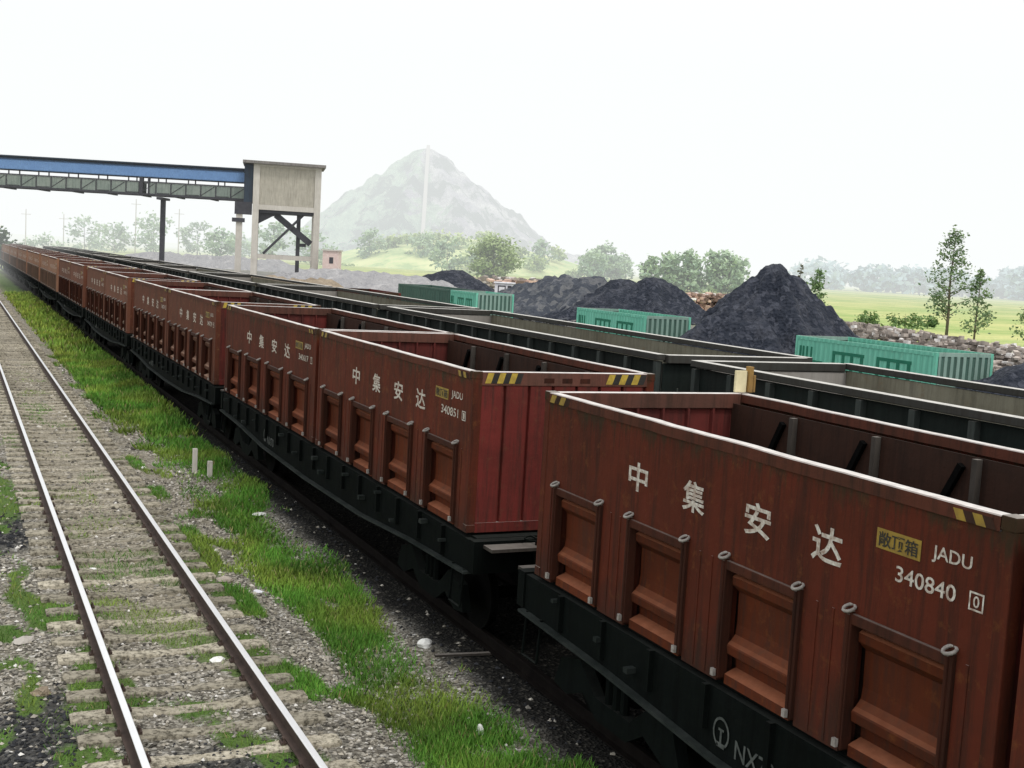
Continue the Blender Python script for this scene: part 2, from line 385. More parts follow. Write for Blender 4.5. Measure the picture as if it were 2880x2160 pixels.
def grass_amt(x, y):
    """0..1 how grassy the ground is"""
    a = 0
    lo = 4.25 + .05 * (y - 10) * .25 + .25 * nz(x * .3, y, .35)
    hi = 5.55 + .35 * nz(0, y, .3, 5) + .3 * sm(18, 28, y)
    a = sm(lo - .15, lo + .25, x) * (1 - sm(hi - .2, hi + .25, x))
    a *= .45 + .55 * sm(-.30, .05, nz(x, y * .6, .55, 9) + .10)
    a *= .25 + .75 * sm(-.5, -.2, nz(x, y, 1.7, 14))
    # ragged outlying tufts on both borders of the strip
    if 3.6 < x < 6.0: a = max(a, .8 * sm(.18, .42, nz(x, y * .7, 1.5, 33)) * sm(3.7, 4.0, x) * (1 - sm(5.7, 6.0, x)))
    # bare gravel patches beside the train and the posts
    g = math.exp(-(((x - 5.6) / .55) ** 2 + ((y - 20.5) / 2.4) ** 2)); a *= 1 - .85 * g
    g = math.exp(-(((x - 4.7) / .6) ** 2 + ((y - 26.5) / 2.6) ** 2)); a *= 1 - .9 * g
    g = math.exp(-(((x - 5.55) / .35) ** 2 + ((y - 13.2) / 2.0) ** 2)); a *= 1 - .8 * g
    if y > 30: a = max(a, sm(3.9, 4.3, x) * (1 - sm(6.0, 6.3, x)) * sm(30, 40, y))
    # tufts left of and between the rails
    if x < 4.1:
        t = nz(x, y * .5, 1.1, 3)
        if .9 < x < 4.0:
            a = max(a, 1.0 * sm(-.16, .08, t) * sm(12.0, 13.2, y) * (1 - sm(20, 25, y)))
            a = max(a, .75 * sm(.08, .3, t))
        elif x <= .9: a = max(a, sm(-.04, .22, nz(x, y * .6, 1.6, 3)) * .95)
        if x < 1.5 and y > 21 : a = max(a, sm(21, 24, y) * (1 - sm(25, 28, y)) * (1 - sm(1.0, 1.5, x)) * .9)
    return a
def coal_shade_amt(x, y):
    c = 0
    if x < 1.2: c = sm(-.15, .25, nz(x, y * .7, .45, 21) + .15) * (1 - .6 * sm(24, 34, y))
    if 1.7 < x < 3.2: c = max(c, (1 - sm(11.2, 12.4, y)) * .9)
    if x > 5.2: c = max(c, sm(5.4, 5.9, x) * .8)  # band beside the train: coal grime plus painted train shade
    return c
def axis(segs):
    out = []
    for a, b, st in segs:
        n = max(1, round((b - a) / st)); out += [a + (b - a) * i / n for i in range(n)]
    out.append(segs[-1][1]); return out
xs = axis([(-2500, -400, 350), (-400, -40, 60), (-40, -3, 4), (-3, 6.6, .14), (6.6, 14, .6), (14, 44, 1.5), (44, 140, 8), (140, 500, 60), (500, 3000, 500)])
ys = axis([(-60, 0, 8), (0, 8, 2), (8, 30, .15), (30, 60, .4), (60, 130, 2), (130, 400, 18), (400, 3000, 300)])
vs = []; mk = []; mk2 = []
for y in ys:
    for x in xs:
        vs.append((x, y, gh(x, y)))
        d = x * .4223 + y * .9008
        fld = sm(37, 44, x) * sm(20, 30, y) if d < 95 else sm(30, 48, x)
        fld = max(fld, sm(120, 200, d), sm(-8, -20, x) * .8)
        if x < 6.7 and y < 60: g, c = grass_amt(x, y), coal_shade_amt(x, y)
        else: g, c = (sm(30, 40, y) * (1 - sm(6.0, 6.4, x)) * sm(3.9, 4.4, x)), (.8 if 6 < x < 15 else 0)
        mk.append((g, c, fld)); mk2.append((sm(14, 18, x), sm(5.55, 5.95, x + .25 * nz(x, y, .9, 8)) * (1 - sm(13.6, 15, x)), (sm(1.6, 1.8, x) * (1 - sm(3.1, 3.3, x)) * sm(13, 17, y) * .85 + sm(3.3, 3.5, x) * (1 - sm(4.2, 4.8, x)) * sm(15, 24, y) * .5 + (1 - sm(1.0, 1.6, x)) * sm(28, 34, y) * .4) if x < 6 else 0))  # second mask channel blackens trackside ground for oil and train shade
nx = len(xs)
b = MB(); b.v = vs
b.f = [(j * nx + i, j * nx + i + 1, (j + 1) * nx + i + 1, (j + 1) * nx + i) for j in range(len(ys) - 1) for i in range(nx - 1)]
b.mi = [0] * len(b.f)
g = b.build('ground', M['ground'], fixn=False, smooth=True); tag(g, kind='structure')
col_attr(g, mk, 'mask'); col_attr(g, mk2, 'mask2')

# grass blades (uncountable) as one stuff object
b = MB(); cols = []
def blade(x, y, z, h, w, lean):
    a = random.uniform(0, 6.283); dx, dy = math.cos(a), math.sin(a); la = random.uniform(0, 6.283)
    tx, ty = x + math.cos(la) * lean, y + math.sin(la) * lean
    i = len(b.v)
    b.v += [(x - dx * w, y - dy * w, z - .01), (x + dx * w, y + dy * w, z - .01), (tx, ty, z + h)]
    b.f.append((i, i + 1, i + 2)); b.mi.append(0)
    t = random.random(); br = .75 + .5 * nz(x, y, .8, 40) + random.uniform(-.2, .2)
    yel = sm(-.15, .4, nz(x, y, .6, 55)) * .6 + (.35 if t > .88 else 0) + .5 * sm(38, 70, y)
    c0 = Vector((.135, .34, .045)); c1 = Vector((.38, .47, .08)); c = (c0.lerp(c1, min(1, yel))) * max(.4, br)
    if t > .955: c = Vector((.36, .30, .14)) * random.uniform(.6, 1.2)
    cols.extend([c * .62, c * .62, c * 1.15])
cnt = 0
def scatter_grass(n, x0, x1, y0, y1, hs, ws):
    for _ in range(n):
        x = random.uniform(x0, x1); y = random.uniform(y0, y1)
        ga = grass_amt(x, y)
        if random.random() > ga * 1.05 - .04: continue
        if 1.55 < x < 1.8 or 3.08 < x < 3.33: continue
        s = .6 + .7 * random.random()
        if x < 4.0: s *= .7
        blade(x, y, gh(x, y), hs * s * (.6 + .5 * ga), ws * s, hs * .6)
scatter_grass(56000, 3.7, 6.3, 9.5, 17, .095, .009)
scatter_grass(40000, 3.7, 6.3, 17, 30, .11, .013)
scatter_grass(24000, 3.7, 6.4, 30, 55, .16, .026)
scatter_grass(34000, -1.2, 3.9, 9.5, 19, .085, .008)
scatter_grass(22000, -1.2, 3.9, 19, 45, .10, .014)
scatter_grass(7000, 3.9, 6.2, 55, 110, .22, .05)
o = b.build('grass', M['grass'], fixn=False); tag(o, 'bright green grass growing along the track and in tufts between the sleepers', 'grass', kind='stuff')
col_attr(o, cols)

# loose ballast stones (uncountable)
b = MB(); cols = []
OCT = [(1, 0, 0), (-1, 0, 0), (0, 1, 0), (0, -1, 0), (0, 0, 1), (0, 0, -1)]
OF = [(0, 2, 4), (2, 1, 4), (1, 3, 4), (3, 0, 4), (2, 0, 5), (1, 2, 5), (3, 1, 5), (0, 3, 5)]
def stone(x, y, z, r, c):
    i = len(b.v); a = random.uniform(0, 6.28); ca, sa = math.cos(a), math.sin(a)
    sx, sy, sz = r * random.uniform(.7, 1.3), r * random.uniform(.6, 1.1), r * random.uniform(.5, .9)
    for p in OCT:
        u, v, w = p[0] * sx + random.uniform(-.3, .3) * r, p[1] * sy + random.uniform(-.3, .3) * r, p[2] * sz
        b.v.append((x + u * ca - v * sa, y + u * sa + v * ca, z + w)); cols.append(c)
    for f in OF: b.f.append(tuple(i + k for k in f)); b.mi.append(0)
def scatter_stones(n, x0, x1, y0, y1, r0):
    for _ in range(n):
        x = random.uniform(x0, x1); y = random.uniform(y0, y1)
        if 1.56 < x < 1.78 or 3.09 < x < 3.31: continue
        ga = grass_amt(x, y)
        if random.random() < ga * .9: continue
        if 1.8 < x < 3.07 and random.random() < .35: continue
        if x > 5.6 and random.random() < .75: continue
        ca = coal_shade_amt(x, y); t = random.random()
        if random.random() < ca * .85: c = Vector((.024, .025, .028)) * random.uniform(.6, 1.8)
        else: c = Vector((.33, .30, .24)).lerp(Vector((.50, .47, .415)), random.random()) * random.uniform(.12, 1.15)
        if t > .975: c = Vector((.72, .70, .66))
        stone(x, y, gh(x, y) + .008, r0 * random.uniform(.5, 1.3), c)
scatter_stones(9000, -.6, 4.6, 9.5, 16, .028)
scatter_stones(7000, -.6, 4.8, 16, 26, .034)
scatter_stones(3500, 4.4, 6.4, 9.8, 30, .03)
scatter_stones(4000, -.6, 5.2, 26, 50, .05)
o = b.build('ballast_stones', M['stones'], fixn=False); tag(o, 'loose grey and beige ballast stones scattered around the tracks', 'gravel', kind='stuff')
col_attr(o, cols)

# ------------------------------------------------------------------ rails and sleepers
RP = [(-.075, -.176), (.075, -.176), (.075, -.160), (.012, -.148), (.012, -.045), (.036, -.034), (.036, -.012), (-.036, -.012), (-.036, -.034), (-.012, -.045), (-.012, -.148), (-.075, -.160)]
def rail(name, x, y0, y1, label, group, mats=('rail', 'railhead')):
    b = MB(); b.cur = 0
    b.prism([(x + u, z) for u, z in RP], 'y', y0, y1)
    b.cur = 1
    b.prism([(x - .036, -.012), (x + .036, -.012), (x + .036, -.004), (x + .031, 0), (x - .031, 0), (x - .036, -.004)], 'y', y0, y1)
    o = b.build(name, [M[k] for k in mats]); tag(o, label, 'rail', group); return o
rail('rail', RAILS[0], 2, 330, 'left rail of the empty track with a shiny worn top', 'rails of the empty track')
rail('rail', RAILS[1], 2, 330, 'right rail of the empty track beside the grass strip with a shiny worn top', 'rails of the empty track')
for c, nm in ((7.1, 'red container train'), (11.75, 'black wagon train')):
    for k, s in ((-.765, 'near'), (.765, 'far')):
        rail('rail', c + k, -8, 330, f'{s} rail beneath the {nm}', 'rails beneath the trains', ('shaderail', 'shaderail'))

def sleeper_mesh():
    b = MB(); rows = []
    st = [(-1.25, .0, .13), (-1.2, .012, .14), (-.95, .012, .15), (-.62, .005, .145), (-.45, -.008, .125), (-.15, -.026, .115), (.15, -.026, .115), (.45, -.008, .125), (.62, .005, .145), (.95, .012, .15), (1.2, .012, .14), (1.25, .0, .13)]
    for x, top, w in st:
        rows.append([(x, -w, -.18), (x, -w * .82, top - .015), (x, -w * .7, top), (x, w * .7, top), (x, w * .82, top - .015), (x, w, -.18)])
    b.sheet(rows)
    i = len(b.v); b.v += rows[0] + rows[-1]; b.f += [(i + 5, i + 4, i + 3, i + 2, i + 1, i), tuple(range(i + 6, i + 12))]; b.mi += [0, 0]
    return b
sl0 = sleeper_mesh().build('sleeper', M['sleeper'], smooth=False)
def clip_mb(sx, s):
    b = MB()
    b.box(sx + s * .078, sx + s * .13, -.05, .05, .008, .035); b.tube([(sx + s * .10, -.03, .03), (sx + s * .10, -.03, .07), (sx + s * .10, .03, .07), (sx + s * .10, .03, .03)], .012, 6)
    return b
clips = [clip_mb(q, e).build('rail_clip', M['rail'], sl0) for q in (-.765, .765) for e in (-1, 1)]
y = 8.9; k = 0
SL = 'weathered concrete sleeper lying across the empty track in the ballast'
tag(sl0, SL, 'sleeper', 'concrete sleepers under the empty track')
while y < 108:
    if k == 0: o = sl0
    else:
        o = sl0.copy(); COL.objects.link(o)
        if y < 24:
            for c in clips:
                d = c.copy(); COL.objects.link(d); d.parent = o
    o.location = ((RAILS[0] + RAILS[1]) / 2 + random.uniform(-.02, .02), y, -.188 + random.uniform(-.008, .008))
    o.rotation_euler = (random.uniform(-.01, .01), random.uniform(-.006, .006), random.uniform(-.012, .012))
    y += .655 + random.uniform(-.025, .025); k += 1

# ------------------------------------------------------------------ open-top containers (local: x along, y into, z up)
CW, CH = 2.55, 2.0
def hazard(name, x0, x1, y, z0, z1, parent, face='y', n=4, rev=False, mats=('yellow', 'black')):
    """slanted yellow/black stripes painted on a face"""
    b = MB()
    w = (x1 - x0) / n
    for k in range(n):
        b.cur = k % 2
        a = x0 + k * w; sl = w * .5 * (-1 if rev else 1)
        P = [(a, z0), (a + w, z0), (a + w + sl, z1), (a + sl, z1)]
        if face == 'y': q = [(p, y, z) for p, z in P]
        else: q = [(y, p, z) for p, z in P]
        b.quad(*q)
    return b.build(name, [M[k] for k in mats], parent, fixn=False)

def side_skin(L, centers, pw):
    """outer side plate with four pressed recesses; plane y=0, inward +y"""
    b = MB()
    top = 1.02
    b.quad((0, 0, top), (L, 0, top), (L, 0, CH - .1), (0, 0, CH - .1))
    ed = [0.0]
    for c in centers: ed += [c - pw / 2, c + pw / 2]
    ed.append(L)
    for i in range(0, len(ed), 2):
        x0, x1 = ed[i], ed[i + 1]
        b.quad((x0, 0, 0), (x1, 0, 0), (x1, 0, top), (x0, 0, top))
        # pressed vertical ribs on the bands
        if x1 - x0 > .35:
            m = (x0 + x1) / 2
            for q in (m - .09, m + .09):
                if q < .16 or q > L - .16: continue      # keep clear of the corner posts
                b.box(q - .012, q + .012, -.006, .004, .02, top - .01)
    for c in centers:   # cheeks and header
        x0, x1 = c - pw / 2, c + pw / 2; D = .15
        b.quad((x0, 0, 0), (x0, D, 0), (x0, D, top), (x0, 0, top)); b.quad((x1, 0, 0), (x1, 0, top), (x1, D, top), (x1, D, 0))
        b.quad((x0, 0, top), (x0, D, top), (x1, D, top), (x1, 0, top))
        b.quad((x0, D, top), (x1, D, top), (x1, D, top - .1), (x0, D, top - .1))
    return b
PROF = [(1.0, .13), (.935, .125), (.915, .05), (.90, .03), (.835, .035), (.80, .07), (.77, .105), (.50, .11), (.41, .10), (.36, .06), (.335, .03), (.322, .022), (.255, .03), (.225, .08), (.20, .125), (.125, .13), (.095, .05), (.08, .02), (.0, .02)]
def panel_mb(c, pw):
    b = MB(); x0, x1 = c - pw / 2 + .085, c + pw / 2 - .085
    rows = [[(x0, d, z) for z, d in PROF], [(x1, d, z) for z, d in PROF]]
    b.sheet(rows)
    for x, s in ((x0, -1), (x1, 1)):          # close panel ends back to the cheek
        i = len(b.v); b.v += [(x, d, z) for z, d in PROF] + [(x, .14, 1.0), (x, .14, 0)]
        n = len(PROF); b.f.append(tuple(range(i, i + n)) + (i + n + 1, i + n)); b.mi.append(0)
    return b
def torus(b, c, r, t, n=12, tilt=0):
    pts = [(c[0] + r * math.cos(2 * math.pi * k / n), c[1] + r * math.sin(2 * math.pi * k / n), c[2] + tilt * math.sin(2 * math.pi * k / n)) for k in range(n)]
    b.tube(pts, t, 6, closed=True); return b

def lettering(root, L, num, far=False):
    k = L / 6.35
    for ch, cx in (('中', 2.0), ('集', 2.93), ('安', 3.84), ('达', 4.68)):
        letters('painted_character', ch, cx * k, 1.44, .34 * k, .27, -.004, M['white'], root, .018)
    b = MB(); b.quad((5.18 * k, -.004, 1.55), (5.60 * k, -.004, 1.55), (5.60 * k, -.004, 1.69), (5.18 * k, -.004, 1.69))
    pl = b.build('yellow_sign', M['yellowdim'], root, fixn=False)
    letters('sign_text', '敞顶箱', 5.39 * k, 1.62, .37 * k, .105, -.008, M['black'], pl, .01)
    letters('owner_code', 'JADU', 5.87 * k, 1.635, .34 * k, .115, -.004, M['white'], root, .012)
    letters('serial_number', num, 5.66 * k, 1.42, .54 * k, .11, -.004, M['white'], root, .010)
    b = MB()
    cx, cz, w, h = 6.10 * k, 1.42, .12, .12
    for (a, c_, e, f) in ((-1, 1, .8, 1), (-1, 1, -1, -.8), (-1, -.8, -.8, .8), (.8, 1, -.8, .8)):
        b.quad(*[(cx + x_ * w / 2, -.004, cz + z_ * h / 2) for x_, z_ in ((a, e), (c_, e), (c_, f), (a, f))])
    o = b.build('check_mark_box', M['white'], root, fixn=False)
    letters('check_digit', num[-1], cx, cz, .05, .075, -.004, M['white'], o, .01)

def make_container(L, num, label, red='red', red_end='red_end', panel='panel', post='post'):
    root = empty('open_top_container', label=label, cat='container', group='rust red open-top containers on flat wagons')
    sp = [.875, 2.40, 3.95, 5.475]; k = L / 6.35; cs = [c * k for c in sp]; pw = 1.02 * k
    # near and far side plates
    o = side_skin(L, cs, pw).build('side_wall', M[red], root)
    far = side_skin(L, cs, pw)
    far.v = [(x, CW - y, z) for x, y, z in far.v]; far.build('side_wall', M[red], root)
    # inner liners
    for yy, s in ((.21, 1), (CW - .21, -1)):
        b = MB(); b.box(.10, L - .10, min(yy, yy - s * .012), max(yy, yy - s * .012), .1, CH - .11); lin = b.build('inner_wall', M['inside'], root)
        n = 5
        each('inner_post', [(L * i / n - .03, L * i / n + .03, min(yy + s * .001, yy + s * .07), max(yy + s * .001, yy + s * .07), .1, CH - .12) for i in range(1, n)], M['brace'], lin)
        for i in range(n):
            b = MB(); b.bar((L * (i + .2) / n + .02, yy + s * .03, .3), (L * (i + .86) / n, yy + s * .03, CH - .2), .06, .05, up=(0, 1, 0))
            b.build('diagonal_brace', M['dark'], lin)
    # ends: corrugated plates
    for xe, s, vis in ((0.0, 1, 0), (L, -1, 1)):
        b = MB(); y0, y1 = .11, CW - .11; n = 7; w = (y1 - y0) / n; prof = []
        for i in range(n):
            a = y0 + i * w
            prof += [(a, .01), (a + w * .86, .01), (a + w * .90, .055), (a + w * .97, .055)]
        prof.append((y1, .01))
        rows = [[(xe + s * d, yy, z) for yy, d in prof] for z in (.12, CH - .17)]
        b.sheet(rows); ew = b.build('end_wall', M[red_end], root)
        prof2 = [(yy, .075 + (.045 if d > .03 else 0)) for yy, d in prof]
        rows = [[(xe + s * d, yy, z) for yy, d in prof2] for z in (.12, CH - .17)]
        b = MB(); b.sheet(rows); b.build('end_lining', M['inside_red'], ew)
        b = MB(); b.box(min(xe, xe + s * .1), max(xe, xe + s * .1), .1, CW - .1, 0, .12); b.build('bottom_rail', M[red_end], root)
        # top end rail with three slots
        b = MB(); b.box(min(xe, xe + s * .12), max(xe, xe + s * .12), .1, CW - .1, CH - .17, CH); tr = b.build('end_top_rail', M['rim'], root, bevel=.008)
        if s < 0:
            each('rail_slot', [(xe - .002, xe + .003, CW * q - .07, CW * q + .07, CH - .13, CH - .07) for q in (.40, .5, .60)], M[post], tr)
            hazard('hazard_stripes', .14, .62, xe + .005, CH - .14, CH - .012, root, 'x', 6)
            hazard('hazard_stripes', CW - .72, CW - .16, xe + .005, CH - .14, CH - .012, root, 'x', 6)
        else:
            pass
    # corner posts
    for xe in (0, L - .11):
        for ye in (0, CW - .11):
            b = MB(); b.box(xe, xe + .11, ye + (.0 if ye else -.006), ye + .11 + (.006 if ye else 0), 0, CH + .004); b.box(xe - .004, xe + .114, ye - (.012 if not ye else -.0), ye + .11 + (.012 if ye else 0), CH - .09, CH + .006)
            b.box(xe - .004, xe + .114, ye - (.012 if not ye else -.0), ye + .11 + (.012 if ye else 0), 0, .1)
            b.build('corner_post', M[red], root, bevel=.008)
    # long top rails
    for yy in (-.012, CW - .10):
        b = MB(); rows = []; ns = int(L / .3)      # slightly bent and dented rail
        for q in range(ns + 1):
            x = .115 + (L - .23) * q / ns; e = sm(0, .1, q / ns) * (1 - sm(.9, 1, q / ns))
            dz = e * .006 * (nz(x, yy, .9, L * 3) + .8 * nz(x, yy, 3.1, L)) - e * .002; dy = e * .012 * nz(x, yy, 1.3, L * 5)
            rows.append([(x, yy + dy + u, CH + dz + w_) for u, w_ in ((0, -.1), (0, -.008), (.008, 0), (.104, 0), (.112, -.008), (.112, -.1), (0, -.1))])
        b.sheet(rows); b.build('top_rail', M['longrim'], root)
    hazard('hazard_stripes', .13, .55, -.0155, CH - .1, CH - .015, root, 'y', 4, mats=('yellowdim', 'inside'))
    hazard('hazard_stripes', L - .46, L - .14, -.0155, CH - .1, CH - .03, root, 'y', 4, True, mats=('yellowdim', 'inside'))
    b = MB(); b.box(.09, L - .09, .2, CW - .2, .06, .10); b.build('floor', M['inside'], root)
    # recessed panels with lashing posts
    for c in cs:
        p = panel_mb(c, pw).build('recessed_panel', M[panel], root)
        b = MB(); b.box(c - pw / 2 + .01, c + pw / 2 - .01, -.03, .05, .955, 1.035); b.build('header_bar', M[post], p, bevel=.01)
        for s in (-1, 1):
            x = c + s * (pw / 2 - .035)
            b = MB(); b.box(x - .034, x + .034, -.035, .06, .04, 1.05); b.tube([(x - s * .008, -.038, .08), (x - s * .008, -.038, 1.03)], .016, 6)
            po = b.build('lashing_post', M[post], p, bevel=.012)
            b = MB(); torus(b, (x, -.03, 1.07), .042, .013, tilt=.02); b.build('lashing_ring', M['steelbit'], po, smooth=True)
            b = MB(); b.box(x - .02, x + .02, -.075, -.046, .06, .12); b.build('lashing_hook', M['steelbit'], po)
        q = panel_mb(c, pw); q.v = [(x, CW - y, z) for x, y, z in q.v]; q.build('recessed_panel', M[panel], root)
    lettering(root, L, num)
    return root

# ------------------------------------------------------------------ flat wagons (local: x along, y into, z up from rail head)
def wheel_mb(x, y, s):
    b = MB(); b.tube([(x, y, .42), (x, y + s * .03, .42)], .46, 22); b.tube([(x, y + s * .03, .42), (x, y + s * .13, .42)], .42, 22)
    b.tube([(x, y - s * .02, .42), (x, y + s * .15, .42)], .09, 12); return b
def bogie(root, cx, w):
    bg = empty('bogie'); bg.parent = root
    for s, yy in ((1, .34), (-1, w - .34)):
        b = MB(); pts = [(-1.25, .30), (-1.1, .62), (-.7, .72), (-.35, .44), (.35, .44), (.7, .72), (1.1, .62), (1.25, .30), (.95, .26), (.6, .40), (.3, .22), (-.3, .22), (-.6, .40), (-.95, .26)]
        pts = [(cx + u, z) for u, z in pts]
        b.prism(pts[::-1], 'y', yy - .06 - (.12 if s > 0 else -.12), yy + .06 - (.12 if s > 0 else -.12))
        for q in (-.15, 0, .15):
            b.tube([(cx + q, yy - s * .12, .44), (cx + q, yy - s * .12, .72)], .05, 8)
        b.build('side_frame', M['under'], bg)
        for q in (-.88, .88):
            o = wheel_mb(cx + q, yy + s * .17, s).build('wheel', M['dark'], bg)
    for q in (-.88, .88):
        b = MB(); b.tube([(cx + q, .5, .42), (cx + q, w - .5, .42)], .08, 10); b.build('axle', M['dark'], bg)
    each('bolster', [(cx - .2, cx + .2, .3, w - .3, .5, .78)], M['dark'], bg)
def coupler(root, x, w, s):
    b = MB(); y = w / 2
    b.box(min(x, x + s * .42), max(x, x + s * .42), y - .09, y + .09, .80, 1.0); b.box(min(x + s * .36, x + s * .62), max(x + s * .36, x + s * .62), y - .17, y + .13, .76, 1.06)
    b.box(min(x + s * .5, x + s * .72), max(x + s * .5, x + s * .72), y + .05, y + .16, .78, 1.04); b.build('coupler', M['under'], root, bevel=.02)
    b = MB(); pts = [(x + s * .0, y - .4, .75), (x + s * .2, y - .42, .55), (x + s * .5, y - .4, .48), (x + s * .75, y - .3, .62)]
    b.tube(pts, .025, 8); b.build('brake_hose', M['dark'], root)

def make_flat(L, label):
    W = 2.55
    root = empty('flat_wagon', label=label, cat='wagon', group='container flat wagons')
    for yy in (0.0, W - .08):
        b = MB()   # fish-bellied sill
        zb = [(0.0, .96), (.14 * L, .90), (.28 * L, .78), (.5 * L, .74), (.72 * L, .78), (.86 * L, .90), (L, .96)]
        poly = [(x, z) for x, z in zb] + [(L, 1.36), (0, 1.36)]
        b.prism(poly, 'y', yy, yy + .08)
        sill = b.build('side_sill', M['under'], root)
        e = -1 if yy == 0 else 1; y0 = yy if e < 0 else yy + .08
        b = MB()   # lower flange edge, ribs and lashing lugs
        for (x0, z0), (x1, z1) in zip(zb[:-1], zb[1:]): b.bar((x0, y0 + e * .02, z0 + .0), (x1, y0 + e * .02, z1 + .0), .12, .03)
        b.build('sill_flange', M['flange'], sill)
        n = int(L / .85)
        each('sill_rib', [(L * i / n - .03, L * i / n + .03, min(y0, y0 + e * .05), max(y0, y0 + e * .05), .98, 1.36) for i in range(1, n)], M['under'], sill)
        random.seed(int(L * 100) + (yy > 0))
        for i in range(int(L * 1.1)):
            x = .3 + (L - .6) * (i + random.random() * .8) / int(L * 1.1); z = random.uniform(1.0, 1.3); r = random.uniform(.016, .034)
            if yy == 0 and abs(x - .285 * L - .35) < .8: continue
            each('lashing_lug', [(x - r * 1.4, x + r * 1.4, min(y0, y0 + e * .1), max(y0, y0 + e * .1), z - r, z + r)], M['flange'], sill)
    b = MB(); b.box(.0, L, .085, W - .085, 1.30, 1.385); b.build('deck', M['under'], root)
    b = MB(); b.box(.3, L - .3, W / 2 - .25, W / 2 + .25, .72, 1.29); b.build('center_sill', M['dark'], root)
    for xe, s in ((0, -1), (L, 1)):
        b = MB(); b.box(min(xe, xe + s * .16), max(xe, xe + s * .16), -.02, W + .02, .98, 1.38); eb = b.build('end_beam', M['under'], root)
        b = MB(); b.box(min(xe + s * .16, xe + s * .42), max(xe + s * .16, xe + s * .42), .1, W - .1, 1.30, 1.34); b.build('end_step', M['brace'], eb)
        coupler(root, xe + s * .16, W, s)
        b = MB(); xx = xe + s * .3   # handbrake gear and steps at the end
        b.tube([(xx, .75, .9), (xx, .75, 1.42)], .02, 8); torus(b, (xx, .75, 1.42), .15, .012, 14); b.bar((xx - .14, .75, 1.42), (xx + .14, .75, 1.42), .02)
        b.build('handbrake', M['under'], root)
        b = MB(); xx = xe - s * .12
        b.tube([(xx, -.02, .98), (xx, -.05, .5), (xx - s * .35, -.05, .5), (xx - s * .35, -.02, .98)], .018, 6); b.build('step', M['under'], root)
    bogie(root, 1.75, W); bogie(root, L - 1.75, W)
    # brake reservoir and rods hung below
    b = MB(); b.tube([(L * .42, .55, .62), (L * .50, .55, .62)], .16, 14); b.build('air_tank', M['dark'], root)
    b = MB(); b.tube([(L * .56, .6, .6), (L * .60, .6, .6)], .13, 12); b.build('brake_cylinder', M['dark'], root)
    b = MB(); b.tube([(2.6, .5, .5), (L - 2.6, .5, .48)], .02, 6); b.build('brake_rod', M['dark'], root)
    # railway emblem and class lettering on the near sill
    cx, cz = .285 * L, 1.0
    b = MB(); n = 20
    for i in range(n):
        if abs((i / n - .75)) < .055: continue
        a0, a1 = 2 * math.pi * i / n, 2 * math.pi * (i + 1) / n
        b.quad(*[(cx + r * math.cos(a) * 1.0, -.012, cz + .02 + r * 1.15 * math.sin(a)) for r, a in ((.095, a0), (.115, a0), (.115, a1), (.095, a1))])
    for x0, x1, z0, z1 in ((-.038, .038, .035, .055), (-.013, .013, -.065, .035), (-.055, .055, -.105, -.065)):
        b.quad((cx + x0, -.012, cz + z0), (cx + x1, -.012, cz + z0), (cx + x1, -.012, cz + z1), (cx + x0, -.012, cz + z1))
    b.build('railway_emblem', M['dimwhite'], root, fixn=False)
    letters('class_lettering', 'NX70', cx + .46, cz - .04, .52, .16, -.012, M['dimwhite'], root, .008)
    return root

XN = 5.8
def place(o, yleft, z, x=XN): o.location = (x, yleft, z); o.rotation_euler = (0, 0, -math.pi / 2)
place(make_flat(13.35, 'nearest dark flat wagon carrying the large red container in the right foreground'), 11.72, 0)
fl = [(28.05, 14.85, 'dark flat wagon second from the camera, right behind the coupling gap'), ]
place(make_flat(14.85, fl[0][2]), 28.15, 0)
FB = make_flat(14.5, 'dark flat wagon third from the camera under haze-toned brown containers')
ordn = ['fourth', 'fifth', 'sixth', 'seventh', 'eighth', 'ninth', 'tenth', 'eleventh']
place(make_container(6.35, '340840', 'red container at the lower right corner, seen only as a thin strip'), 5.03, 1.42)
C1 = make_container(6.35, '340840', 'large red open-top container in the right foreground with white characters and four recessed panels'); place(C1, 11.5, 1.42)
C2 = make_container(6.83, '340851', 'red open-top container with yellow black stripes on its reddish end, second from the camera'); place(C2, 20.28, 1.42)
C3 = make_container(7.6, '340617', 'red open-top container touching the left of the one with striped end, third from the camera'); place(C3, 28.05, 1.42)
words = ['fourth', 'fifth', 'sixth', 'seventh', 'eighth', 'ninth', 'tenth', 'eleventh', 'twelfth', 'thirteenth', 'fourteenth', 'fifteenth', 'sixteenth', 'seventeenth', 'eighteenth', 'nineteenth']
TIER = [('hazed1', 'red_end', 'dpanel1', 'post'), ('hazed2', 'hazed1', 'dpanel2', 'post'), ('hazed3', 'hazed2', 'dpanel2', 'dpanel2')]  # each further tier has more haze in its paint
proto = {}
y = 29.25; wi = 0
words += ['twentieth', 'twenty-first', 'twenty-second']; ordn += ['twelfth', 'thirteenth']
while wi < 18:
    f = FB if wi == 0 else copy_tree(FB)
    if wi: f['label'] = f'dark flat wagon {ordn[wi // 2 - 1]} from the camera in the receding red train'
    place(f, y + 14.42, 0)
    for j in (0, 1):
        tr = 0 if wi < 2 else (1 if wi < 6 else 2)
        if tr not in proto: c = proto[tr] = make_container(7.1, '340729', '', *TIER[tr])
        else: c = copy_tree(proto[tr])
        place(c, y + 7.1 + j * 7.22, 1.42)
        c['label'] = ('haze-toned brown', 'small haze-toned tan', 'tiny pale tan distant')[tr] + f' open-top container, {words[wi]} from the camera along the train'
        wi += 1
    y += 16.0

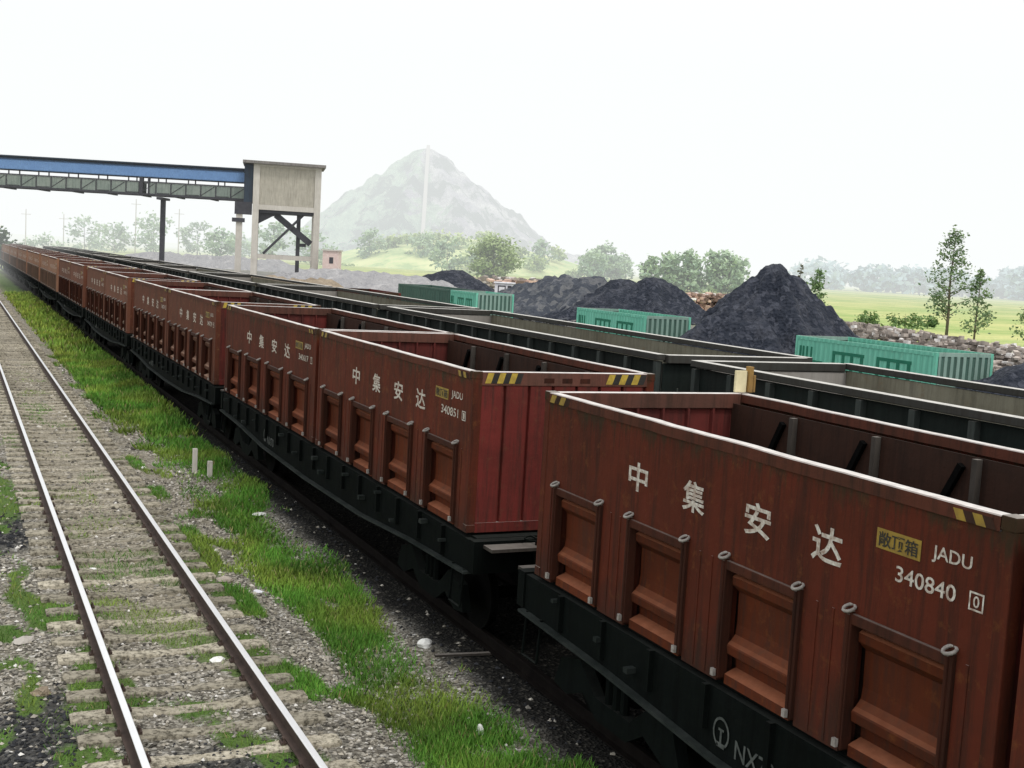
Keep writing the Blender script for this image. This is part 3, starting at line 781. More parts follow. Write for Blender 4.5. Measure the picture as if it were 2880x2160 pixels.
# yellow marker standing on the far corner of the nearest container
rt = empty('marker_post', (8.36, 11.50, 3.425), 0, 'cream and ochre painted marker standing on the far top corner of the nearest container', 'marker')
b = MB(); b.box(-.13, .02, -.02, .02, 0, .25); b.build('plate', M['cream'], rt, bevel=.005)
b = MB(); b.box(.03, .09, -.05, .03, 0, .30); b.box(.11, .14, -.03, .01, 0, .2); b.build('bracket', M['ochre'], rt, bevel=.005)

# ------------------------------------------------------------------ black gondola wagons
def make_gondola(L, label):
    W, H0, H1 = 2.9, 1.05, 3.44
    root = empty('gondola_wagon', label=label, cat='wagon', group='black open gondola wagons on the middle track')
    for yy, s in ((0, 1), (W, -1)):
        b = MB(); b.box(0, L, min(yy, yy + s * .012), max(yy, yy + s * .012), H0, H1 - .12)
        sw = b.build('side_wall', M['gond'], root)
        n = 15
        each('side_rib', [(.06 + (L - .12) * i / (n - 1) - .05, .06 + (L - .12) * i / (n - 1) + .05, min(yy, yy - s * .09), max(yy, yy - s * .09), H0 - .1, H1 - .13) for i in range(n)], M['gondrib'], sw)
        b = MB(); a, c = yy + s * .013, yy + s * .03; b.box(.03, L - .03, min(a, c), max(a, c), H0 + .05, H1 - .125)
        b.build('side_lining', M['gondin'], sw)
        a, c = yy - s * .10, yy + s * .06
        b = MB(); b.box(-.02, L + .02, min(a, c), max(a, c), H1 - .10, H1); b.build('top_rail', M['gondrim'], root, bevel=.012)
    for xe, s in ((0, 1), (L, -1)):
        b = MB(); b.box(min(xe, xe + s * .014), max(xe, xe + s * .014), .032, W - .032, H0, H1 - .145); ew = b.build('end_wall', M['gond'], root)
        each('end_rib', [(min(xe, xe - s * .1), max(xe, xe - s * .1), W * q - .06, W * q + .06, H0, H1 - .16) for q in (.25, .5, .75)], M['gondrib'], ew)
        b = MB(); a, c = xe + s * .015, xe + s * .05; b.box(min(a, c), max(a, c), .034, W - .034, H0 + .05, H1 - .15); b.build('end_lining', M['gondend'], ew)
        a, c = xe - s * .10, xe + s * .07
        b = MB(); b.box(min(a, c), max(a, c), .065, W - .065, H1 - .14, H1 - .006); b.build('end_top_rail', M['gondrim'], root, bevel=.012)
        coupler(root, xe, W, -s)
        b = MB()   # ladder
        for z in (1.3, 1.65, 2.0, 2.35, 2.7): b.tube([(xe - s * .13, .25, z), (xe - s * .13, .65, z)], .012, 6)
        for yv in (.25, .65): b.tube([(xe - s * .13, yv, 1.1), (xe - s * .13, yv, 2.9)], .014, 6)
        b.build('ladder', M['gondrib'], root)
    b = MB(); b.box(.06, L - .06, .04, W - .04, H0, H0 + .045); b.build('floor', M['dark'], root)
    b = MB(); b.box(.4, L - .4, W / 2 - .3, W / 2 + .3, .7, H0 - .01); b.box(0, L, .02, .16, H0 - .16, H0 - .005); b.box(0, L, W - .16, W - .02, H0 - .16, H0 - .005); b.build('underframe', M['dark'], root)
    bogie(root, 1.9, W); bogie(root, L - 1.9, W)
    return root
XG = 10.36
G1 = make_gondola(13.1, 'nearest black gondola wagon with pale dusty end inside, at the right edge'); place(G1, 15.5, 0, XG)
G2 = make_gondola(13.3, 'second black gondola wagon from the camera, left of the one reaching the right edge'); place(G2, 29.8, 0, XG)
y = 30.9
for w in ('third', 'fourth', 'fifth', 'sixth', 'seventh', 'eighth', 'ninth', 'tenth', 'eleventh'):
    c = copy_tree(G2); c['label'] = f'black gondola wagon, {w} from the camera along the middle track'
    place(c, y + 13.3, 0, XG); y += 14.35

# ------------------------------------------------------------------ green containers and rust container in the yard
def mint_container(L, label, mats=('mint', 'mintend'), marks=True, H=2.05):
    W = 2.35; side, end = M[mats[0]], M[mats[1]]
    root = empty('yard_container', label=label, cat='container', group='containers standing in the coal yard')
    for yy, s in ((0, 1), (W - .06, -1)):
        b = MB(); b.box(.1, L - .1, yy, yy + .06, .1, H - .12); sw = b.build('side_wall', side, root)
        y0 = -.018 if s > 0 else W + .018
        def rect(nm, mt, x0, x1, z0, z1): each(nm, [(x0, x1, min(y0, y0 + s * .017), max(y0, y0 + s * .017), z0, z1)], mt, sw)
        if marks:
            k = L / 6.7
            for x0, x1, z0, z1 in ((.25, .34, 1.35, 1.72), (.42, .50, 1.35, 1.72), (.62, .70, 1.25, 1.72), (.10, .52, 1.25, 1.33), (.85, .93, 1.25, 1.72), (1.0, 1.5, 1.2, 1.27)): rect('panel_frame', M['mintdark'], x0 * k, x1 * k, z0, z1)
            for st in (2.0, 4.15):
                rect('panel_frame', M['mintdark'], st * k, (st + 1.55) * k, 1.58, 1.68)
                for q in (0, .48, .9, 1.38): rect('panel_frame', M['mintdark'], (st + q) * k, (st + q + .13) * k, .95, 1.579)
        else:
            n = int(L / .4)
            for i in range(1, n): rect('side_rib', side, L * i / n - .04, L * i / n + .04, .12, H - .14)
    for xe, s in ((0, 1), (L, -1)):
        b = MB(); a, c = xe + s * .03, xe + s * .07; b.box(min(a, c), max(a, c), .07, W - .07, .1, H - .12); ew = b.build('end_wall', M['dullgreen'], root)
        a, c = xe, xe + s * .029
        for i in range(9):
            yv = .16 + (W - .32) * i / 8; each('end_bar', [(min(a, c), max(a, c), yv - .06, yv + .06, .1, H - .12)], end, ew)
        each('cross_bar', [(min(a, a - s * .01), max(a, a - s * .01), .12, W - .12, 1.0, 1.08)], end, ew)
        for yv in (0, W - .12):
            b = MB(); b.box(min(xe, xe + s * .1), max(xe, xe + s * .1), yv - .005, yv + .125, 0, H); b.build('corner_post', side, root)
        b = MB(); b.box(min(xe, xe + s * .1), max(xe, xe + s * .1), .12, W - .12, H - .12, H - .003); b.build('end_top_rail', end, root)
    for yv in (-.022, W - .07):
        b = MB(); b.box(.1, L - .1, yv, yv + .09, H - .12, H - .002); b.build('top_rail', side, root)
    b = MB(); b.box(.1, L - .1, .06, W - .06, .02, .1); b.build('floor', M['inside'], root)
    return root
def put(o, x, yl, z): o.location = (x, yl, z); o.rotation_euler = (0, 0, -math.pi / 2)
put(mint_container(6.7, 'mint green container with dark green panel frames nearest the big coal pile, at the right'), 27.0, 34.3, .72)
put(mint_container(6.2, 'mint green container with dark panel frames in front of the flat-topped grey coal pile'), 27.0, 50.8, .74)
put(mint_container(3.9, 'small distant mint green container end beside the long dull green one', marks=True), 27.0, 66.9, .85)
put(mint_container(9.2, 'long dull green ribbed container far off behind the black wagons', ('dullgreen', 'dullgreen'), False), 27.0, 76.2, .85)
put(mint_container(4.8, 'rust red container standing beyond the black wagons near the concrete tower', ('red_end', 'red'), False), 18.0, 61.8, .85)

# ------------------------------------------------------------------ coal piles and heaps
def pile(name, label, cat, peaks, base, mat, x0, x1, y0, y1, step, rough=.35, seed=0, slope=.68, sub=None):
    """heightfield of merged cones; peaks = (x, y, top z, flat radius, slope)"""
    xs = [x0 + i * step for i in range(int((x1 - x0) / step) + 1)]; ys = [y0 + i * step for i in range(int((y1 - y0) / step) + 1)]
    V = []; ok = []
    cx, cy = peaks[0][0], peaks[0][1]
    for y in ys:
        for x in xs:
            z = -9
            for px, py, pz, fr, sl in peaks:
                d = math.hypot(x - px, y - py); a = math.atan2(y - py, x - px)
                d *= 1 + .10 * math.sin(a * 5 + seed) + .07 * math.sin(a * 9 + seed * 2)
                z = max(z, pz - max(0, d - fr) * sl - .25 * math.exp(-d * 1.5) * 0)
            z += rough * (.75 * nz(x, y, .5, seed) + .55 * (1 - 2 * abs(nz(x, y, .9, seed + 3))) - .2 + .4 * nz(x, y, 2.2, seed + 8) + .3 * nz(x, y, 4.5, seed + 6))
            gz = min(base, gh(x, y)) - .25
            V.append((x - cx, y - cy, z)); ok.append(z > gz and x > 14.8)
    nx = len(xs); b = MB(); used = {}
    def vid(i):
        if i not in used: used[i] = len(b.v); b.v.append(V[i])
        return used[i]
    for j in range(len(ys) - 1):
        for i in range(nx - 1):
            q = (j * nx + i, j * nx + i + 1, (j + 1) * nx + i + 1, (j + 1) * nx + i)
            if all(ok[k] for k in q): b.f.append(tuple(vid(k) for k in q)); b.mi.append(0)
    o = b.build(name, mat, fixn=False, smooth=True); o.location = (cx, cy, 0)
    tag(o, label, cat); return o
pile('coal_pile', 'tall pointed black coal pile behind the mint green containers', 'coal pile', [(29.7, 39.5, 5.1, .35, .98), (28.2, 38.6, 3.6, .3, .85), (31.4, 38.8, 3.3, .3, .85), (30.0, 38.2, 3.9, .2, .95)], .7, M['coal'], 20, 40, 29, 50, .14, .42, 1)
pile('coal_pile', 'flat-topped dark coal pile left of the tall pointed one', 'coal pile', [(39.6, 64.6, 4.1, .7, .85), (38.9, 67.0, 3.95, .8, .7), (37.6, 66, 3.4, .6, .7)], 1.5, M['coal'], 29, 48, 55, 76, .25, .3, 2)
pile('coal_pile', 'long greyish coal ridge left of the flat-topped dark pile', 'coal pile', [(38.0, 70.5, 3.9, 1.0, .6), (38.5, 74.0, 3.7, 1.2, .55), (38.2, 78.0, 3.3, 1.0, .5)], 1.5, M['coalgrey'], 28, 48, 62, 88, .3, .5, 3)
pile('coal_pile', 'small dark coal mound far off behind the dull green container', 'coal pile', [(37.6, 93.2, 3.6, 1.0, .5)], 2, M['coal'], 28, 47, 84, 102, .4, .3, 4)
pile('coal_pile', 'low dark coal heap at the right edge beyond the mint container', 'coal pile', [(29.6, 25.2, 3.0, .3, .55)], .7, M['coal'], 25, 36, 20, 31, .2, .25, 5)
random.seed(77); b = MB(); cols = []
for cx, cy, r0, zt in ((29.7, 39.5, 5.6, .7), (39.4, 65, 6, 1.6), (38.2, 74, 7, 1.6), (29.6, 25.2, 3.6, .7)):
    for _ in range(900):
        a = random.uniform(0, 6.28); r = r0 * math.sqrt(random.uniform(.45, 1.35)); x, y = cx + r * math.cos(a), cy + r * math.sin(a)
        stone(x, y, gh(x, y) + .05, random.uniform(.05, .17), Vector((.03, .033, .042)) * random.uniform(.6, 2.2))
o = b.build('coal_lumps', M['stones'], fixn=False); tag(o, 'loose black coal lumps spilled around the foot of the coal piles', 'coal', kind='stuff'); col_attr(o, cols)
TR = Vector((.9078, -.4193, 0)); TF = Vector((.4193, .9078, 0))
def tw(r, f, z=0): p = TR * r + TF * f; return (p.x, p.y, z)
def heap(r, f, z, flat, sl, mat, label, seed, ext=16, elong=None):
    p = tw(r, f); pk = [(p[0], p[1], z, flat, sl)]
    if elong:
        for e in elong: q = tw(r + e[0], f + e[1]); pk.append((q[0], q[1], z + e[2], flat, sl))
    pile('gravel_heap', label, 'heap', pk, 0, mat, p[0] - ext, p[0] + ext, p[1] - ext, p[1] + ext, .5, .5, seed)
heap(-36.0, 140, 3.3, 1.5, .3, M['heap'], 'long pale grey gravel heap under the blue conveyor gallery', 11, 14, [(-4.5, 0, .1), (4, 1, .1), (7.5, 0, -.1)])
heap(-11.5, 96, 3.15, 1.5, .25, M['heap'], 'low pale gravel heap right of the concrete tower', 12, 16, [(-3, 0, 0), (3, 0, -.1)])
heap(-16.5, 82, 2.75, 1.0, .3, M['earth'], 'low brown earth bank in front of the concrete tower', 13, 14, [(-3, 2, 0), (3, -2, -.1)])

# ------------------------------------------------------------------ rubble wall along the field and brick debris
def rubble(name, label, cat, pts, n, mat, spread, zt, size, seed):
    random.seed(seed); b = MB(); cols = []
    for _ in range(n):
        t = random.random() * (len(pts) - 1); k = int(t); u = t - k
        p = Vector(pts[k]).lerp(Vector(pts[k + 1]), u)
        x = p.x + random.gauss(0, spread); y = p.y + random.gauss(0, spread); g0 = gh(x, y)
        z = g0 + random.random() * zt
        sx, sy, sz = [size * random.uniform(.5, 1.3) for _ in range(3)]
        m = Matrix.Translation((x, y, z)) @ Matrix.Rotation(random.uniform(0, 6.28), 4, 'Z') @ Matrix.Rotation(random.uniform(-.3, .3), 4, 'X')
        b.box(-sx, sx, -sy, sy, -sz * .6, sz * .6, m)
        br = random.uniform(.25, 1.1); c = Vector((.48, .42, .375)) * br if mat == 0 else Vector((.62, .44, .36)) * br
        if random.random() < .12: c = Vector((.75, .72, .70))
        cols += [c] * 8
    o = b.build(name, M['stones'], fixn=False); col_attr(o, cols); tag(o, label, cat); return o
rubble('rubble_wall', 'broken pale stone rubble wall along the edge of the yellow-green field', 'wall', [(43.6, 55.5, 0), (41.5, 49.1, 0), (36.3, 32.7, 0), (33.5, 24, 0)], 4200, 0, .55, .95, .105, 31)
rubble('debris_mound', 'loose grey rubble scattered at the right edge below the rubble wall', 'rubble', [(35.2, 38, 0), (34.2, 33, 0), (32.2, 25, 0)], 1500, 0, 1.1, .6, .11, 32)
rubble('brick_mound', 'pinkish broken brick mound between the two dark coal piles', 'rubble', [(49, 78, 0), (52, 72, 0)], 1300, 1, .9, 1.5, .16, 33)
rubble('brick_mound', 'small pinkish brick mound left of the greyish coal ridge', 'rubble', [(46.5, 101, 0), (49, 98, 0)], 160, 1, .8, 1.2, .3, 34)
rubble('debris_mound', 'low pale debris scattered between the concrete tower and the dull green container', 'rubble', [tw(-14, 103), tw(-9, 101), tw(-4, 103)], 900, 0, 1.3, 1.0, .2, 35)
rubble('debris_mound', 'grey debris strip behind the greyish coal ridge below the spoil hill', 'rubble', [tw(-2, 116), tw(4, 118), tw(13, 118)], 1000, 0, 1.3, 1.3, .22, 36)
rt = empty('sheet_stack', (31.9, 36.0, 2.0), R(-25), 'flat pale lavender sheets lying at the foot of the tall coal pile', 'sheets')
b = MB(); b.box(-.75, .75, -.6, .6, .42, .5); b.build('top_sheet', M['lavender'], rt)
b = MB(); b.box(-.7, .7, -.55, .55, .0, .41); b.build('sheet_bundle', M['lavender'], rt)
rt = empty('machine_cabin', (39.2, 86.0, gh(39.2, 86.0)), R(-25), 'small white cabin with dark framed window beside the grey coal ridge', 'cabin')
b = MB(); b.box(-.75, .75, -.7, .7, 0, 1.35); b.box(-.85, .85, -.8, .8, 1.35, 1.45); b.build('body', M['whitebox'], rt, bevel=.03)
b = MB(); b.box(-.5, .1, -.72, -.69, .55, 1.2); w = b.build('window', M['girderdark'], rt)
b = MB(); b.box(-.42, .02, -.73, -.721, .62, 1.1); b.build('pane', M['whitebox'], w)
b = MB(); b.box(.25, .55, -.72, -.69, .1, 1.2); b.build('door', M['girderdark'], rt)
# brick hut beside the tower
p = tw(-16.2, 109.5); rt = empty('brick_hut', (p[0], p[1], gh(p[0], p[1])), R(-24.8), 'small pink brick hut beside the right leg of the concrete tower', 'hut')
b = MB(); b.box(-.7, .7, -1, 1, -.3, 3.0); b.build('wall', M['brick'], rt)
b = MB(); b.box(-.82, .82, -1.12, 1.12, 3.0, 3.12); b.build('roof', M['concpale'], rt)
for z in (.7, 1.9):
    b = MB(); b.box(-.1, .25, -1.03, -.99, z, z + .55); b.build('window', M['girderdark'], rt)

# ------------------------------------------------------------------ loading tower and conveyor gallery
p = tw(-20.4, 109.0); T = empty('loading_tower', (p[0], p[1], 1.9), R(-13.5), 'beige concrete loading tower on four columns with a closed upper room', 'tower')
Z = -1.9
for x in (-2.95, 2.45):
    for y in (0, 4.2):
        b = MB(); b.box(x, x + .55, y, y + .55, -1.5, 12.1 + Z); b.build('column', M['concpale'], T)
b = MB(); b.box(-2.4, 2.45, .12, .3, 8.55 + Z, 12.05 + Z); b.box(-2.4, 2.45, 4.45, 4.6, 8.55 + Z, 12.05 + Z); b.box(2.6, 2.85, .55, 4.2, 8.55 + Z, 12.05 + Z); b.box(-2.8, -2.6, .55, 4.2, 8.55 + Z, 12.05 + Z); b.build('wall', M['concrete'], T)
b = MB(); b.box(-3.9, 3.35, -.55, 5.0, 12.1 + Z, 12.34 + Z); b.build('roof', M['roofgrey'], T)
each('floor_beam', [(-2.4, 2.45, y, y + .4, 8.1 + Z, 8.54 + Z) for y in (.06, 4.3)] + [(x, x + .4, .55, 4.2, 8.1 + Z, 8.54 + Z) for x in (-2.85, 2.5)], M['concpale'], T)
each('roof_beam', [(-2.4, 2.45, .05, .45, 11.9 + Z, 12.098 + Z)], M['concpale'], T)
b = MB(); b.box(-2.4, 2.45, .3, 4.45, 7.85 + Z, 8.09 + Z); b.build('floor_slab', M['girderdark'], T)
each('lower_beam', [(-2.4, 2.45, .1, .45, 3.75 + Z, 4.15 + Z), (-2.4, 2.45, 4.3, 4.6, 3.75 + Z, 4.15 + Z)], M['concpale'], T)
b = MB(); b.bar((-1.9, .9, 4.2 + Z), (1.6, .9, 7.9 + Z), .22, .2, up=(0, 1, 0)); b.build('diagonal_brace', M['girderdark'], T)
b = MB(); b.prism([(-2.4, 7.85 + Z), (-2.4, 6.9 + Z), (-1.2, 7.6 + Z), (-.4, 7.85 + Z)][::-1], 'y', .8, 2.8); b.build('hopper', M['girderdark'], T)
b = MB(); b.bar((-.9, 1.4, 7.75 + Z), (2.3, 1.4, 5.3 + Z), .55, .7, up=(0, 1, 0)); b.build('chute', M['girderdark'], T)
b = MB(); b.box(1.0, 1.35, 1.6, 1.95, 1 + Z, 7.85 + Z); b.box(1.0, 1.9, 1.5, 2.0, 5.0 + Z, 5.3 + Z); b.build('chute_post', M['girderdark'], T)
b = MB(); b.box(-4.35, -3.8, .4, 1.0, -1.5, 7.6 + Z); b.build('gallery_column', M['concpale'], T)
each('bracket', [(-4.5, -3.0, .3, 1.2, 7.6 + Z, 8.7 + Z), (-4.7, -3.6, .2, 1.3, 6.9 + Z, 7.25 + Z)], M['girderdark'], T)
b = MB(); b.box(-3.75, -2.96, .3, 4.0, 8.7 + Z, 12.0 + Z); b.build('side_cladding', M['bluedark'], T)

G = empty('conveyor_gallery', (p[0], p[1], 1.9), R(-24.79), 'long raised conveyor gallery with blue sheet roof running left from the tower', 'gallery')
xl, xr = -44.0, -3.78; yw0, yw1 = .6, 3.0
b = MB()
prof = [(yw0 - .15, 10.5), (yw0 + .05, 11.25), (1.3, 11.55), (2.3, 11.55), (yw1 - .05, 11.25), (yw1 + .15, 10.5)]
b.sheet([[(x, y, z + Z) for y, z in prof] for x in (xl, xr)]); inner = [(y, z - .05) for y, z in prof]
b.sheet([[(x, y, z + Z) for y, z in inner] for x in (xl, xr)]); b.build('roof', M['blue'], G)
b = MB(); b.box(xl, xr, yw0 - .1, yw1 + .1, 11.58 + Z, 11.68 + Z); b.build('ridge_cap', M['bluedark'], G)
for yy in (yw0, yw1):
    b = MB(); b.box(xl, -13.4, yy - .05, yy + .05, 9.0 + Z, 9.95 + Z); b.box(-12.4, xr, yy - .05, yy + .05, 9.0 + Z, 9.95 + Z); wl = b.build('side_girder', M['gallery'], G)
    b = MB(); n = 30
    for i in range(n + 1):
        x = xl + (xr - xl) * i / n
        b.box(x - .05, x + .05, yy - .09, yy - .055, 9.0 + Z, 9.95 + Z)
        b.bar((x, yy - .07, 9.05 + Z), (x + (xr - xl) / n * .9, yy - .07, 9.9 + Z) if i % 2 else (x + (xr - xl) / n * .9, yy - .07, 9.06 + Z), .05, .03, up=(0, 1, 0))
    b.build('girder_bracing', M['girderdark'], wl)
    each('girder_chord', [(xl, xr, yy - .1, yy + .1, 9.96 + Z, 10.06 + Z), (xl, xr, yy - .12, yy + .12, 8.82 + Z, 8.99 + Z)], M['girderdark'], G)
    for i in range(0, n + 1, 2):
        x = xl + (xr - xl) * i / n + .2
        b = MB(); b.box(x - .05, x + .05, yy - .04, yy + .04, 10.06 + Z, 10.6 + Z); b.build('roof_post', M['girderdark'], G)
each('walkway', [(xl, xr, yw0 + .13, yw1 - .13, 8.86 + Z, 8.96 + Z)], M['girderdark'], G)
each('cross_beam', [(xl + (xr - xl) * i / 13 - .08, xl + (xr - xl) * i / 13 + .08, yw0 - .2, yw1 + .2, 8.72 + Z, 8.815 + Z) for i in range(14)], M['girderdark'], G)
each('joint_frame', [(-13.3, -13.0, yw0 - .15, yw0 + .3, 8.9 + Z, 10.4 + Z), (-12.55, -12.42, yw0 - .15, yw0 + .3, 8.9 + Z, 10.4 + Z)], M['girderdark'], G)
for x in (-11.5, -34):
    b = MB()
    b.box(x - .19, x + .19, yw0 + 1.0, yw0 + 1.4, -1.8, 8.5 + Z)
    b.box(x - .25, x + .25, yw0 - .1, yw1 + .1, 8.5 + Z, 8.715 + Z)
    b.build('support_trestle', M['girderdark'], G)

# ------------------------------------------------------------------ spoil heap hill
def hill():
    random.seed(5)
    cx, cy, top, rad = 118, 314, 31.5, 39.5
    V = []; mk = []; n = 150; m = 90
    for j in range(m + 1):
        r = rad * 1.35 * j / m
        for i in range(n):
            a = 2 * math.pi * i / n; x = r * math.cos(a); y = r * math.sin(a)
            gul = .10 * math.sin(a * 11) + .06 * math.sin(a * 23 + 1)
            # profile: steep cone easing out to a wide skirt
            z = top * max(0, 1 - (math.sqrt(r * r + 9) - 3) / rad)
            z = max(z, 5.5 * math.exp(-((r - rad * .85) / (rad * .30)) ** 2)) if r > rad * .6 else z
            z += gul * min(r, 24) * .42 + (2.0 * nz(x, y, .10, 2) + 1.5 * nz(x, y, .25, 4) + .9 * nz(x, y, .6, 6)) * min(1, r / 8)
            if j == m: z = -3
            V.append((x, y, z)); side = math.cos(a - R(155))
            mk.append((.5 + .5 * side + .35 * (r / rad - .5), 0, 0))
    b = MB(); b.v = V
    for j in range(m):
        for i in range(n): b.f.append((j * n + i, j * n + (i + 1) % n, (j + 1) * n + (i + 1) % n, (j + 1) * n + i)); b.mi.append(0)
    o = b.build('hill', M['hill'], smooth=True); o.location = (cx, cy, 2.5); tag(o, kind='structure'); col_attr(o, mk, 'mask')
    # pale haulage incline running straight up the side that faces the tracks
    d = Vector((-.36, -.93, 0)).normalized(); s = Vector((-d.y, d.x, 0)); b = MB(); rows = []
    for k in range(24):
        r = 2 + (rad * .95) * k / 23; z = max(top * max(0, 1 - (math.sqrt(r * r + 9) - 3) / rad), 5.5 * math.exp(-((r - rad * .85) / (rad * .30)) ** 2) if r > rad * .6 else 0) + 1.3
        c = d * r; rows.append([tuple(c - s * .55 + Vector((0, 0, z - 2.5))), tuple(c - s * .45 + Vector((0, 0, z))), tuple(c + s * .45 + Vector((0, 0, z))), tuple(c + s * .55 + Vector((0, 0, z - 2.5)))])
    b.sheet(rows); o = b.build('haulage_incline', M['concpale']); o.location = (cx, cy, 2.5); tag(o, 'pale straight haulage incline running up the spoil hill', 'incline')
hill()
KN = tw(-9, 215)
def kz(x, y):
    dx, dy = x - KN[0], y - KN[1]; r = dx * TR.x + dy * TR.y; f = dx * TF.x + dy * TF.y
    r2 = (r / 27) ** 2 + (f / 34) ** 2
    return gh(x, y) * 0 + 2.2 + 6.3 * max(0, 1 - r2) ** .8 * (1 + .25 * nz(x, y, .08, 4)) - .6
b = MB(); rows = []
for j in range(36):
    rows.append([(x, y, kz(x, y)) for x, y in [(KN[0] + TR.x * (i * 2 - 30) + TF.x * (j * 2 - 35), KN[1] + TR.y * (i * 2 - 30) + TF.y * (j * 2 - 35)) for i in range(31)]])
b.sheet(rows)
def mk_knoll():
    t = NT('yellow_green_slope'); p = t.wpos(); n = t.noise(p, .25, 6, .7)
    return t.fin(t.mix(t.ramp(n, [(.4, 0.0), (.6, 1.0)]), (.74, .78, .40), (.42, .55, .26)), .95, 0, .05)
o = b.build('hill', mk_knoll(), smooth=True, fixn=False); tag(o, kind='structure')


# ------------------------------------------------------------------ trees
def tree(name, label, x, y, h, w, shape='round', n=1500, ls=.16, c0=(.05, .10, .03), c1=(.13, .2, .06), clumps=22, trunk=.25, seed=0, group=None, zb=None, gap=.0, cat='tree'):
    random.seed(seed * 131 + int(x * 10)); z0 = gh(x, y) if zb is None else zb
    rt = empty(name, (x, y, z0), random.uniform(0, 6.28), label, cat, group)
    b = MB(); tr = max(.035, h * .016); bend = [(random.uniform(-.02, .02) * h * t, random.uniform(-.02, .02) * h * t, h * t) for t in (0, .25, .5, .75, .95)]
    b.tube([(p[0], p[1], p[2] - .3 if k == 0 else p[2]) for k, p in enumerate(bend)], [tr, tr * .8, tr * .55, tr * .35, tr * .12], 7)
    cl = []
    for k in range(clumps):
        t = (k + random.random()) / clumps
        if shape == 'cone':
            z = trunk + (1 - trunk) * t; r = w / 2 * (1.0 - t) ** .75 * (1.08 if t > .12 else .7); rr = r * math.sqrt(random.uniform(.15, 1)); sz = w * .16 * (1.15 - .6 * t)
        elif shape == 'column':
            z = trunk + (1 - trunk) * t; r = w / 2 * math.sin(math.pi * min(1, .18 + t * .8)) ** .6; rr = r * random.random(); sz = w * .22
        elif shape == 'bush':
            z = .15 + .6 * random.random(); r = w / 2 * math.sqrt(max(0, 1 - (z) ** 2)); rr = r * math.sqrt(random.random()); sz = w * .16
        else:
            u = 2 * t - 1; z = trunk + (1 - trunk) * (.5 + .42 * u); r = w / 2 * math.sqrt(max(.02, 1 - u * u)); rr = r * math.sqrt(random.uniform(.1, 1)); sz = w * .15
        a = random.uniform(0, 6.28); cl.append((rr * math.cos(a), rr * math.sin(a), z * h, sz * random.uniform(.7, 1.25)))
        if shape != 'bush':
            zz = max(.12, z - .12 * (rr / max(.01, w / 2)) - .03) * h; k2 = zz / h
            b.tube([(0, 0, zz), (cl[-1][0] * .55, cl[-1][1] * .55, zz + (cl[-1][2] - zz) * .45), cl[-1][:3]], [tr * .35 * (1.1 - k2), tr * .22 * (1.1 - k2) + .004, .006], 5)
    b.build('trunk', M['bark'], rt, smooth=True)
    b = MB(); cols = []; c0 = Vector(c0); c1 = Vector(c1)
    per = max(4, n // clumps)
    for cx, cy, cz, s in cl:
        tone = random.uniform(-.25, .25)
        for _ in range(per):
            d = Vector((random.gauss(0, 1), random.gauss(0, 1), random.gauss(0, .75)))
            q = Vector((cx, cy, cz)) + d * s * .62
            if q.z < .05 * h: continue
            u = Vector((random.gauss(0, 1), random.gauss(0, 1), random.gauss(0, .6))).normalized(); v = u.cross(Vector((random.gauss(0, 1), random.gauss(0, 1), random.gauss(0, 1)))).normalized()
            k = ls * random.uniform(.6, 1.3); i = len(b.v)
            b.v += [tuple(q - u * k), tuple(q + v * k * .55), tuple(q + u * k), tuple(q - v * k * .55)]; b.f.append((i, i + 1, i + 2, i + 3)); b.mi.append(0)
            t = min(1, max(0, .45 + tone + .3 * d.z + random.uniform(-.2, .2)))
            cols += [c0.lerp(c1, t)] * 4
    o = b.build('crown', M['leaf'], rt, fixn=False); col_attr(o, cols); return rt

DK, LT = (.085, .14, .075), (.23, .32, .16)
tree('tall_tree', 'tall open-crowned tree standing in the field at the right', 50.9, 51.4, 5.9, 3.1, 'cone', 1500, .10, DK, LT, 46, .22, 1, zb=1.95)
tree('slender_tree', 'shorter slender tree just right of the tall open-crowned tree', 49.3, 47.8, 3.7, 1.7, 'cone', 900, .09, DK, LT, 26, .14, 2, zb=2.0)
tree('slender_tree', 'pale young tree cut by the right edge of the photo', 53.2, 47.6, 3.0, 1.9, 'cone', 700, .10, (.10, .16, .08), (.22, .32, .14), 22, .1, 3, zb=1.9)
tree('round_tree', 'big round light green tree in front of the spoil hill', 61, 137.6, 6.0, 5.8, 'round', 3600, .24, (.15, .23, .09), (.46, .56, .28), 44, .12, 4, zb=1.7)
tree('poplar_tree', 'pale green narrow tree right of the tall coal pile', 61.8, 76.3, 3.7, 1.5, 'column', 800, .13, (.10, .17, .08), (.22, .32, .15), 20, .08, 5, zb=1.7)
tree('thin_tree', 'thin bare-looking tree just above the right slope of the tall coal pile', 60.7, 77.2, 3.9, 1.1, 'cone', 160, .12, (.12, .12, .09), (.2, .2, .13), 14, .25, 6, zb=1.9)
bush = [(55.1, 62.7, 1.2, 1.7, 'round green bush in the field left of the tall tree'), (57.3, 61.6, 1.15, 2.3, 'wide green bush in the field nearer the tall tree'), (63.5, 66, .9, 1.4, 'small bush in the field behind the wide one'), (46.5, 50.5, .8, 1.6, 'low green bush at the foot of the tall tree')]
for i, (x, y, h, w, lab) in enumerate(bush): tree('bush', lab, x, y, h, w, 'bush', 420, .12, (.08, .15, .06), (.2, .3, .11), 14, .1, 10 + i, 'bushes in the field', cat='bush')
